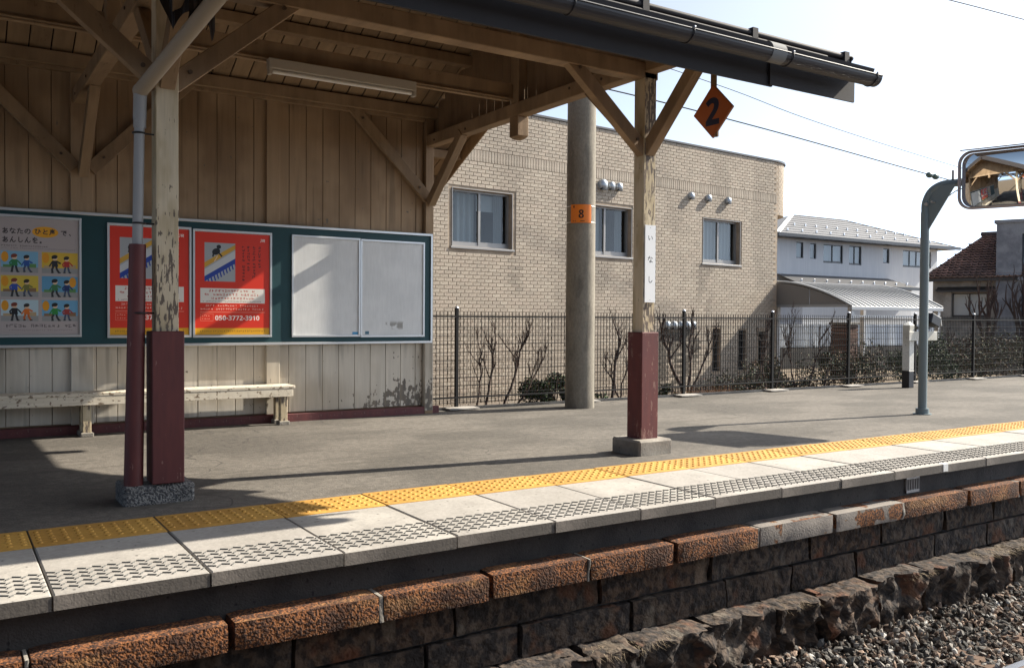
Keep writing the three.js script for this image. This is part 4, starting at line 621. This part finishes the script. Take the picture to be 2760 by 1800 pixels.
{ // corrugated sheet wall behind
  const g = new THREE.PlaneGeometry(9, 0.62, 360, 1), p = g.attributes.position; for (let i = 0; i < p.count; i++) p.setZ(i, 0.012 * Math.sin(p.getX(i) * 82)); g.computeVertexNormals(); const w = thing('sheet_wall', 'low pale corrugated sheet wall under the carport', 'wall', [21.6, 0.62, -12.2]); mesh('corrugated_sheet', g, std({ color: lin(0.55, 0.60, 0.66), roughness: 0.5, side: THREE.DoubleSide }), w); mesh('base', bx(-4.5, 4.5, -0.9, -0.31, -0.1, 0.0), M.concDark, w);
}
{ // brown brick gate pillar
  const w = thing('gate_pillar', 'brown brick gate pillar behind the fence near the carport', 'pillar', [15.9, -0.2, -8.0]); const bm = [lin(0.16, 0.09, 0.065), lin(0.12, 0.07, 0.055), lin(0.19, 0.11, 0.08)].map(c => std({ color: c, roughness: 0.9 })); mesh('core', bx(-0.175, 0.175, 0, 1.16, -0.175, 0.175), M.concDark, w); const g = cbox(0.19, 0.062, 0.39, 0.004), R = rng(67);
  for (let r = 0; r < 16; r++) for (const s of [-1, 1]) { const b = mesh('brick', g, bm[Math.floor(R() * 3)], w); b.position.set(r % 2 ? 0 : s * 0.1, 0.036 + r * 0.0725, r % 2 ? s * 0.1 : 0); b.rotation.y = r % 2 ? PI / 2 : 0; } mesh('capstone', bx(-0.22, 0.22, 1.161, 1.215, -0.22, 0.22, 0.006), M.conc, w);
}
// ------------------------------------------------------------------ white house
{
  const H = thing('white_house', 'white two storey house with grey metal hipped roof behind the carport', 'house', [32.4, -0.2, -24]);
  const wall = std({ map: tex(512, 256, 3, 3, (u, v) => { const n = fbm(u, v, 40, 4, 3, 371); return mix([206, 209, 213], [192, 196, 202], n); }), roughness: 0.7 }), dark = std({ color: lin(0.035, 0.038, 0.045), roughness: 0.4 });
  const L = 12.85, D = 8, EY = 5.25, wins = [[1.43, 1.94, 4.14, 4.89], [2.42, 2.87, 4.14, 4.88], [3.39, 4.87, 3.99, 4.88], [5.35, 6.32, 3.96, 4.9], [8.09, 8.61, 4.15, 4.9], [9.77, 12.29, 4.02, 4.89]];
  const sh = new THREE.Shape([[0, -1], [L, -1], [L, EY], [0, EY]].map(p => new THREE.Vector2(...p))); for (const [a, b, c, d] of wins) sh.holes.push(new THREE.Path([[a, c], [a, d], [b, d], [b, c]].map(p => new THREE.Vector2(...p))));
  mesh('front_wall', muv(new THREE.ExtrudeGeometry(sh, { depth: 0.2, bevelEnabled: false }).translate(0, 0, -0.2)), wall, H); mesh('side_walls', [bx(0, 0.2, -1, EY, -D, -0.2), bx(L - 0.2, L, -1, EY, -D, -0.2), bx(0.2, L - 0.2, -1, EY, -D, -D + 0.2), bx(0.2, L - 0.2, 2.5, 2.6, -D + 0.2, -0.2)], wall, H);
  for (const [a, b, c, d] of wins) { const w = windowPart(H, a, b, c, d, 0.04, dark, { fixed: b - a < 0.6 }); if (b - a > 2) { mesh('mullion', bx(a + (b - a) * 0.25, a + (b - a) * 0.25 + 0.05, c, d, -0.09, -0.045), dark, w); mesh('mullion', bx(a + (b - a) * 0.75, a + (b - a) * 0.75 + 0.05, c, d, -0.09, -0.045), dark, w); } mesh('blind', bx(a + 0.02, b - 0.02, c + 0.02, d - 0.02, -0.17, -0.15), std({ color: lin(0.30, 0.33, 0.36), roughness: 0.9 }), w); }
  const rm = std({ color: lin(0.15, 0.15, 0.155), roughness: 0.55, metalness: 0.2 });
  const e = 0.75, y0 = EY - 0.12, y1 = EY + 1.55, A = [-e, y0, e], Bb = [L + e, y0, e], Cc = [L + e, y0, -D - e], Dd = [-e, y0, -D - e], P = [5.9, y1, -D / 2], Q = [10.5, y1, -D / 2];
  const rf = mesh('roof', muv(tris([A, Bb, Q, A, Q, P, Bb, Cc, Q, Cc, Dd, P, Cc, P, Q, Dd, A, P])), rm, H); mesh('soffit', bx(-e, L + e, y0 - 0.10, y0 - 0.03, -D - e, e), dark, rf);
  mesh('eave_gutter', bx(-e - 0.05, L + e + 0.05, y0 - 0.12, y0 + 0.03, e, e + 0.1), dark, rf);
  const hipA = V(...A), hipP = V(...P); mesh('hip_cap', beam(hipA.clone().add(V(0, 0.03, 0)), hipP.clone().add(V(0, 0.03, 0)), 0.22, 0.05), M.white, rf); mesh('hip_cap', beam(V(...Bb), V(...Q), 0.14, 0.05), rm, rf); mesh('ridge_cap', beam(hipP, V(...Q), 0.16, 0.08), rm, rf);
  for (let k = 1; k < 9; k++) { const t = k / 9, a = V(...A).lerp(V(...P), t), b = V(...Bb).lerp(V(...Q), t); mesh('roof_seam', beam(a.add(V(0, 0.012, 0)), b.add(V(0, 0.012, 0)), 0.05, 0.02, 0), rm, rf); }
  const stop = cbox(0.09, 0.12, 0.05, 0.004); for (const t of [0.14, 0.42]) for (let k = 0; k < 12; k++) { const a = V(...A).lerp(V(...P), t), b = V(...Bb).lerp(V(...Q), t), s = mesh('snow_stop', stop, M.galv, rf); s.position.copy(a.lerp(b, (k + 0.5 + (t > 0.3 ? 0.4 : 0)) / 12.6)).add(V(0, 0.07, 0)); }
  const lr = mesh('lean_to_roof', muv(tris([[-0.3, 2.86, 1.6], [8.7, 2.86, 1.6], [8.5, 3.36, 0.01], [-0.3, 2.86, 1.6], [8.5, 3.36, 0.01], [0.1, 3.36, 0.01]])), std({ color: lin(0.07, 0.07, 0.075), roughness: 0.5, metalness: 0.2 }), H); mesh('lean_to_gutter', bx(-0.35, 8.75, 2.72, 2.86, 1.58, 1.7), dark, lr); for (let k = 0; k < 10; k++) { const s = mesh('snow_stop', stop, M.galv, lr); s.position.set(0.3 + k * 0.88, 3.03, 1.25); } mesh('lean_to_wall', bx(0.2, 8.4, -1, 2.75, 0.002, 1.4), wall, H);
}
// ------------------------------------------------------------------ tiled house and block at the right
{
  const H = thing('tiled_house', 'old beige house with brown tiled roof at the right edge', 'house', [35.2, -0.2, -18], -1.2);
  const wall = std({ map: concTex([178, 168, 156], [148, 140, 130], 381), roughness: 0.95 }), dark = std({ color: lin(0.05, 0.045, 0.042), roughness: 0.5 });
  const sh = new THREE.Shape([[0, -1], [7, -1], [7, 3.2], [0, 3.2]].map(p => new THREE.Vector2(...p))); sh.holes.push(new THREE.Path([[0.75, 1.38], [0.75, 2.38], [2.05, 2.38], [2.05, 1.38]].map(p => new THREE.Vector2(...p))));
  mesh('front_wall', muv(new THREE.ExtrudeGeometry(sh, { depth: 0.2, bevelEnabled: false }).translate(0, 0, -0.2)), wall, H); mesh('side_walls', [bx(0, 0.2, -1, 3.2, -6, -0.2), bx(6.8, 7, -1, 3.2, -6, -0.2), bx(0.2, 6.8, -1, 3.2, -6, -5.8)], wall, H);
  const w = windowPart(H, 0.75, 2.05, 1.38, 2.38, 0.03, dark); mesh('curtain', bx(0.78, 2.02, 1.4, 2.36, -0.19, -0.17), std({ color: lin(0.5, 0.52, 0.54), roughness: 0.9 }), w); mesh('shutter_box', bx(0.42, 0.73, 1.33, 2.43, 0.0, 0.1), wall, w); mesh('awning', [muv(cbox(2.1, 0.03, 0.6, 0).rotateX(0.28).translate(1.25, 2.56, 0.26)), bx(0.25, 2.3, 2.42, 2.48, 0.5, 0.56)], dark, w); mesh('sill', bx(0.4, 2.25, 1.28, 1.36, 0, 0.12), dark, w);
  const Y0 = 2.98, Y1 = 4.95, X0 = -0.4, XR = 1.5, rz = -2.6;
  const rf = mesh('roof', muv(tris([[X0, Y0, 0.6], [7.6, Y0, 0.6], [7.6, Y1, rz], [X0, Y0, 0.6], [7.6, Y1, rz], [XR, Y1, rz], [X0, Y0, -5.8], [X0, Y0, 0.6], [XR, Y1, rz], [7.6, Y0, -5.8], [X0, Y0, -5.8], [XR, Y1, rz], [7.6, Y0, -5.8], [XR, Y1, rz], [7.6, Y1, rz]])), std({ color: lin(0.10, 0.07, 0.06), roughness: 0.8 }), H);
  const R = rng(73), tg = muv(new THREE.CylinderGeometry(0.105, 0.115, 0.27, 8, 1, true, -PI / 2, PI).rotateX(PI / 2 - 0.5).scale(1, 0.55, 1)), l = [];
  for (let r = 0; r < 17; r++) for (let c = 0; c < 38; c++) { const t = (r + 0.5) / 17, x = X0 + 0.05 + c * 0.21, left = X0 + t * (XR - X0); if (x > left && x < 7.5) l.push([x, Y0 + t * (Y1 - Y0) + 0.03, 0.6 - t * (0.6 - rz)]); }
  const im = new THREE.InstancedMesh(tg, std({ color: 0xffffff, roughness: 0.42, side: THREE.DoubleSide }), l.length), d = new THREE.Object3D(), c = new THREE.Color(); l.forEach((p, i) => { d.position.set(...p); d.rotation.set(0, 0, 0.05 * (R() - 0.5)); d.updateMatrix(); im.setMatrixAt(i, d.matrix); const b = 0.32 + 0.25 * R(); im.setColorAt(i, c.setRGB(b * 1.35, b * 1.05, b)); }); im.name = 'roof_tiles'; im.userData.kind = 'stuff'; rf.add(im); im.castShadow = im.receiveShadow = true;
  mesh('ridge_tiles', beam(V(XR - 0.1, Y1 + 0.06, rz), V(7.6, Y1 + 0.06, rz), 0.26, 0.18, 0.05), std({ color: lin(0.09, 0.07, 0.065), roughness: 0.7 }), rf); mesh('fascia', bx(X0, 7.6, Y0 - 0.12, Y0 - 0.01, 0.5, 0.56), dark, rf);
}
{
  const T = thing('grey_block', 'grey rendered flat-roofed block at the right edge beside the tiled house', 'building', [35.65, -0.2, -15.6], -1.2), m = std({ map: concTex([150, 150, 152], [126, 126, 130], 391), roughness: 0.9 }), op = [[0.9, 2.8, 3.0, 4.7], [0.9, 2.8, 0.6, 2.6], [3.8, 5.6, 3.0, 4.7]];
  const sh = new THREE.Shape([[0, -1], [8, -1], [8, 5.15], [0, 5.15]].map(p => new THREE.Vector2(...p))); for (const [a, b, y0, y1] of op) sh.holes.push(new THREE.Path([[a, y0], [a, y1], [b, y1], [b, y0]].map(p => new THREE.Vector2(...p)))); mesh('front_wall', muv(new THREE.ExtrudeGeometry(sh, { depth: 0.25, bevelEnabled: false }).translate(0, 0, -0.25)), m, T);
  mesh('body', [bx(0, 0.25, -1, 5.15, -4, -0.25), bx(7.75, 8, -1, 5.15, -4, -0.25), bx(0.25, 7.75, -1, 5.15, -4, -3.75), bx(0.25, 7.75, 4.8, 5.05, -3.75, -0.25), bx(0.25, 7.75, 2.7, 2.9, -3.75, -0.25)], m, T); mesh('parapet_cap', bx(-0.08, 8.1, 5.15, 5.28, -4.1, 0.08, 0.01), m, T); mesh('balcony_ledge', bx(0.8, 7.4, 2.84, 2.98, 0, 0.3, 0.01), m, T);
  for (const [a, b, y0, y1] of op) { const w = windowPart(T, a, b, y0, y1, 0.15, std({ color: lin(0.05, 0.05, 0.055), roughness: 0.5 })); mesh('blind', bx(a, b, y0, y1, -0.3, -0.28), M.darkRoom, w); }
}
// ------------------------------------------------------------------ plants
function branchGeo(R, pts, out, depth, r) { // a crooked limb and its side shoots
  for (let i = 0; i < pts.length - 1; i++) { const t0 = i / (pts.length - 1), t1 = (i + 1) / (pts.length - 1); out.push(rod(pts[i], pts[i + 1], r * (1 - 0.6 * t0), r * (1 - 0.6 * t1), depth > 2 ? 7 : depth > 0 ? 5 : 3)); }
  if (depth <= 0) return; const L = pts[0].distanceTo(pts[pts.length - 1]);
  const n = depth > 2 ? 6 + Math.floor(R() * 3) : depth > 1 ? 4 + Math.floor(R() * 3) : 3 + Math.floor(R() * 3);
  for (let k = 0; k < n; k++) { const t = 0.42 + 0.58 * (k + R()) / n, i = Math.min(pts.length - 2, Math.floor(t * (pts.length - 1))), s = pts[i].clone().lerp(pts[i + 1], t * (pts.length - 1) - i); const dir = pts[i + 1].clone().sub(pts[i]).normalize().add(V((R() - 0.5) * 1.9, R() * 0.7, (R() - 0.5) * 1.2)).normalize(), len = L * (depth > 2 ? 0.10 + 0.12 * R() : 0.28 + 0.3 * R()), q = [s]; for (let j = 1; j < 4; j++) { dir.add(V((R() - 0.5) * 0.5, 0.18, (R() - 0.5) * 0.5)).normalize(); q.push(q[j - 1].clone().addScaledVector(dir, len / 3)); } branchGeo(R, q, out, depth - 1, r * 0.5); }
}
function bareTree(x, z, stems, label, seed, y = -0.16, depth = 3) {
  const t = thing('bare_tree', label, 'tree', [x, y, z], 0, 'bare shrubs behind the fence'), R = rng(seed);
  stems.forEach(([dx, h, lean, r], k) => { const pts = [V(dx - lean * 0.35, -0.6, 0)]; for (let j = 1; j <= 6; j++) pts.push(V(dx + lean * Math.pow(j / 6, 0.9) + 0.05 * (R() - 0.5), h * 0.82 * j / 6, 0.06 * (R() - 0.5))); const tr = [], all = []; branchGeo(R, pts, all, depth, r); mesh('trunk', all.splice(0, 6), M.bark, t); if (all.length) mesh('twigs', all, M.bark, t); });
}
bareTree(5.72, -5.86, [[0, 0.98, 0.06, 0.014], [0.14, 1.12, 0.12, 0.018]], 'thin twin-stemmed bare shrub just right of the first fence post', 101);
bareTree(6.08, -5.9, [[0, 1.14, 0.38, 0.020], [0.22, 0.86, 0.46, 0.017]], 'leaning bare shrub with spreading twigs left of the concrete pole', 102);
bareTree(7.95, -5.95, [[0, 1.25, 0.2, 0.025], [0.24, 0.7, -0.32, 0.017], [0.12, 1.1, 0.3, 0.014]], 'forked bare shrub between the concrete pole and the right post', 103);
bareTree(9.62, -6.2, [[0, 1.35, -0.5, 0.034], [0.06, 1.4, 0.1, 0.025], [0.1, 1.2, 0.5, 0.021]], 'dark forked bare shrub by the second fence post', 104);
bareTree(11.4, -6.4, [[0, 1.3, 0.3, 0.017], [0.3, 1.2, -0.2, 0.017], [0.5, 1.3, 0.4, 0.014]], 'pale tangled bare shrub in front of the narrow dark windows', 105);
bareTree(13.0, -6.6, [[0, 1.2, 0.4, 0.021], [0.4, 1.0, 0.3, 0.017], [-0.3, 1.1, -0.3, 0.017]], 'low tangled bare shrub left of the gate pillar', 106);
bareTree(18.2, -7.2, [[0, 1.0, 0.3, 0.025], [0.5, 0.9, 0.5, 0.017]], 'bare shrub behind the fence right of the marker post', 107);
for (const [x, s, l] of [[32.2, 111, 'pruned bare tree with knobbly limbs before the tiled house window'], [34.6, 112, 'pruned bare tree with raised limbs before the grey block']]) { bareTree(x, -14, [[0, 2.2, 0.1, 0.12], [0.05, 2.3, 0.7, 0.08], [-0.05, 2.2, -0.6, 0.08]], l, s, -0.16, 2); }
function shrub(x, z, w, h, n, seed, cols, label, name = 'leafy_shrub') {
  h += 0.59; const t = thing(name, label, 'shrub', [x, -0.75, z]), R = rng(seed), stems = [];
  for (let k = 0; k < 9; k++) { const a = R() * 6.3, q = V(Math.cos(a) * w * 0.35 * R(), h * (0.6 + 0.3 * R()), Math.sin(a) * w * 0.3 * R()); stems.push(rod(V(q.x * 0.3, -0.02, q.z * 0.3), q, 0.008, 0.004, 5)); } mesh('stems', stems, M.bark, t);
  const cl = []; for (let k = 0; k < 26; k++) { const a = R() * 6.3, b = Math.sqrt(R()); cl.push([Math.cos(a) * b * w * 0.42, h * 0.42 + (h * 0.5) * R() * (1 - 0.4 * b), Math.sin(a) * b * w * 0.36, 0.07 + 0.09 * R()]); }
  const P = [], C = []; for (let i = 0; i < n; i++) { const c = cl[Math.floor(R() * cl.length)], th = R() * 6.3, ph = Math.acos(2 * R() - 1), rr = c[3] * Math.cbrt(R()) * w * 1.15, o = V(c[0] + rr * Math.sin(ph) * Math.cos(th), Math.max(0.01, c[1] + rr * Math.cos(ph)), c[2] + rr * Math.sin(ph) * Math.sin(th)); const d1 = V(R() - 0.5, R() - 0.3, R() - 0.5).normalize(), d2 = d1.clone().cross(V(R() - 0.5, R() - 0.5, R() - 0.5)).normalize(), s = 0.018 + 0.016 * R(); const a = o.clone().addScaledVector(d1, -s), b = o.clone().addScaledVector(d2, s * 0.5), e = o.clone().addScaledVector(d1, s), f = o.clone().addScaledVector(d2, -s * 0.5); const col = cols[Math.floor(R() * cols.length)].map(q => q * (0.7 + 0.6 * R())); for (const v of [a, b, e, a, e, f]) { P.push(v.x, v.y, v.z); C.push(...col); } }
  const g = new THREE.BufferGeometry(); g.setAttribute('position', new THREE.Float32BufferAttribute(P, 3)); g.setAttribute('color', new THREE.Float32BufferAttribute(C, 3)); g.computeVertexNormals(); mesh('foliage', g, new THREE.MeshPhysicalMaterial({ vertexColors: true, roughness: 0.85, side: THREE.DoubleSide }), t);
}
const GREEN = [[0.035, 0.065, 0.025], [0.05, 0.075, 0.03], [0.10, 0.06, 0.03], [0.03, 0.05, 0.022]], DULL = [[0.05, 0.055, 0.03], [0.09, 0.06, 0.035], [0.03, 0.045, 0.025], [0.12, 0.09, 0.05]];
shrub(6.86, -5.95, 0.85, 0.62, 5200, 121, GREEN, 'small evergreen shrub with bronze tips left of the concrete pole');
shrub(7.75, -5.9, 0.3, 0.34, 600, 122, [[0.10, 0.12, 0.07], [0.05, 0.08, 0.04]], 'little grey-green shrub just right of the concrete pole');
shrub(9.2, -6.0, 0.6, 0.4, 1500, 123, GREEN, 'low dark shrub just right of the right shelter post');
shrub(11.3, -6.6, 1.6, 0.4, 2400, 124, DULL, 'low dark undergrowth clump below the narrow windows');
shrub(12.6, -7.0, 1.5, 0.7, 4200, 130, DULL, 'brown bushy shrub behind the third fence post');
shrub(14.0, -6.6, 1.7, 0.95, 5200, 125, DULL, 'brown bushy shrub left of the gate pillar');
shrub(16.9, -6.8, 1.7, 1.05, 5200, 126, [[0.04, 0.07, 0.03], [0.08, 0.09, 0.05], [0.03, 0.05, 0.025]], 'green bushy shrub behind the marker post');
shrub(18.6, -7.0, 2.0, 1.0, 4200, 127, DULL, 'brown tangled shrub right of the mirror pole');
shrub(21.0, -7.6, 2.2, 1.1, 4200, 128, DULL, 'brown tangled shrub at the far right of the fence');
shrub(23.6, -8.0, 2.4, 1.0, 4200, 129, DULL, 'last brown shrub seen through the fence at the right edge');
{
  const R = rng(131), L = []; for (let i = 0; i < 900; i++) { const x = (R() - 0.35) * 1.1, z = (R() - 0.5) * 0.35, h = 0.10 + 0.26 * R(), lx = (R() - 0.5) * 0.22, lz = (R() - 0.5) * 0.1, w = 0.004; L.push([x - w, 0, z], [x + w, 0, z], [x + lx, h, z + lz]); }
  const g = thing('dry_grass', 'rust-orange dry grass clump at the foot of the second fence post', 'grass', [9.55, -0.25, -5.78]); g.userData.kind = 'stuff'; mesh('blades', tris(L), std({ color: lin(0.24, 0.10, 0.035), roughness: 0.9, side: THREE.DoubleSide }), g);
}
// ------------------------------------------------------------------ overhead wires
{
  const wm = std({ color: lin(0.012, 0.012, 0.014), roughness: 0.95 });
  const wire = (pts, r, label) => single('overhead_wire', label, 'wire', tube(pts, r, 60, 5), wm);
  wire([[-6, 5.55, -9], [2, 5.45, -9], [10.47, 5.26, -9], [14.3, 5.06, -9], [20.24, 4.65, -9], [30, 4.05, -9]], 0.013, 'dark overhead wire crossing the sky behind the number 2 sign');
  wire([[2, 6.7, -9], [13.41, 5.73, -9], [15.64, 5.45, -9], [21.15, 4.98, -9], [32, 4.3, -9]], 0.007, 'thin faint overhead wire above the darker one');
  wire([[8, 8.2, -9], [21.22, 9.04, -9], [24.67, 9.21, -9], [40, 9.9, -9]], 0.012, 'thin overhead wire across the top right corner of the sky');
  const s = thing('wire_insulator', 'pair of small green insulators on the overhead wire left of the mirror', 'insulator', [20.45, 4.63, -9]); const im = std({ color: lin(0.06, 0.10, 0.09), roughness: 0.3 }); for (const x of [0, 0.26]) mesh('bell', muv(new THREE.SphereGeometry(0.09, 14, 10).scale(1.3, 0.8, 0.8).translate(x, -x * 0.07, 0)), im, s);
}

renderer.render(scene, camera);
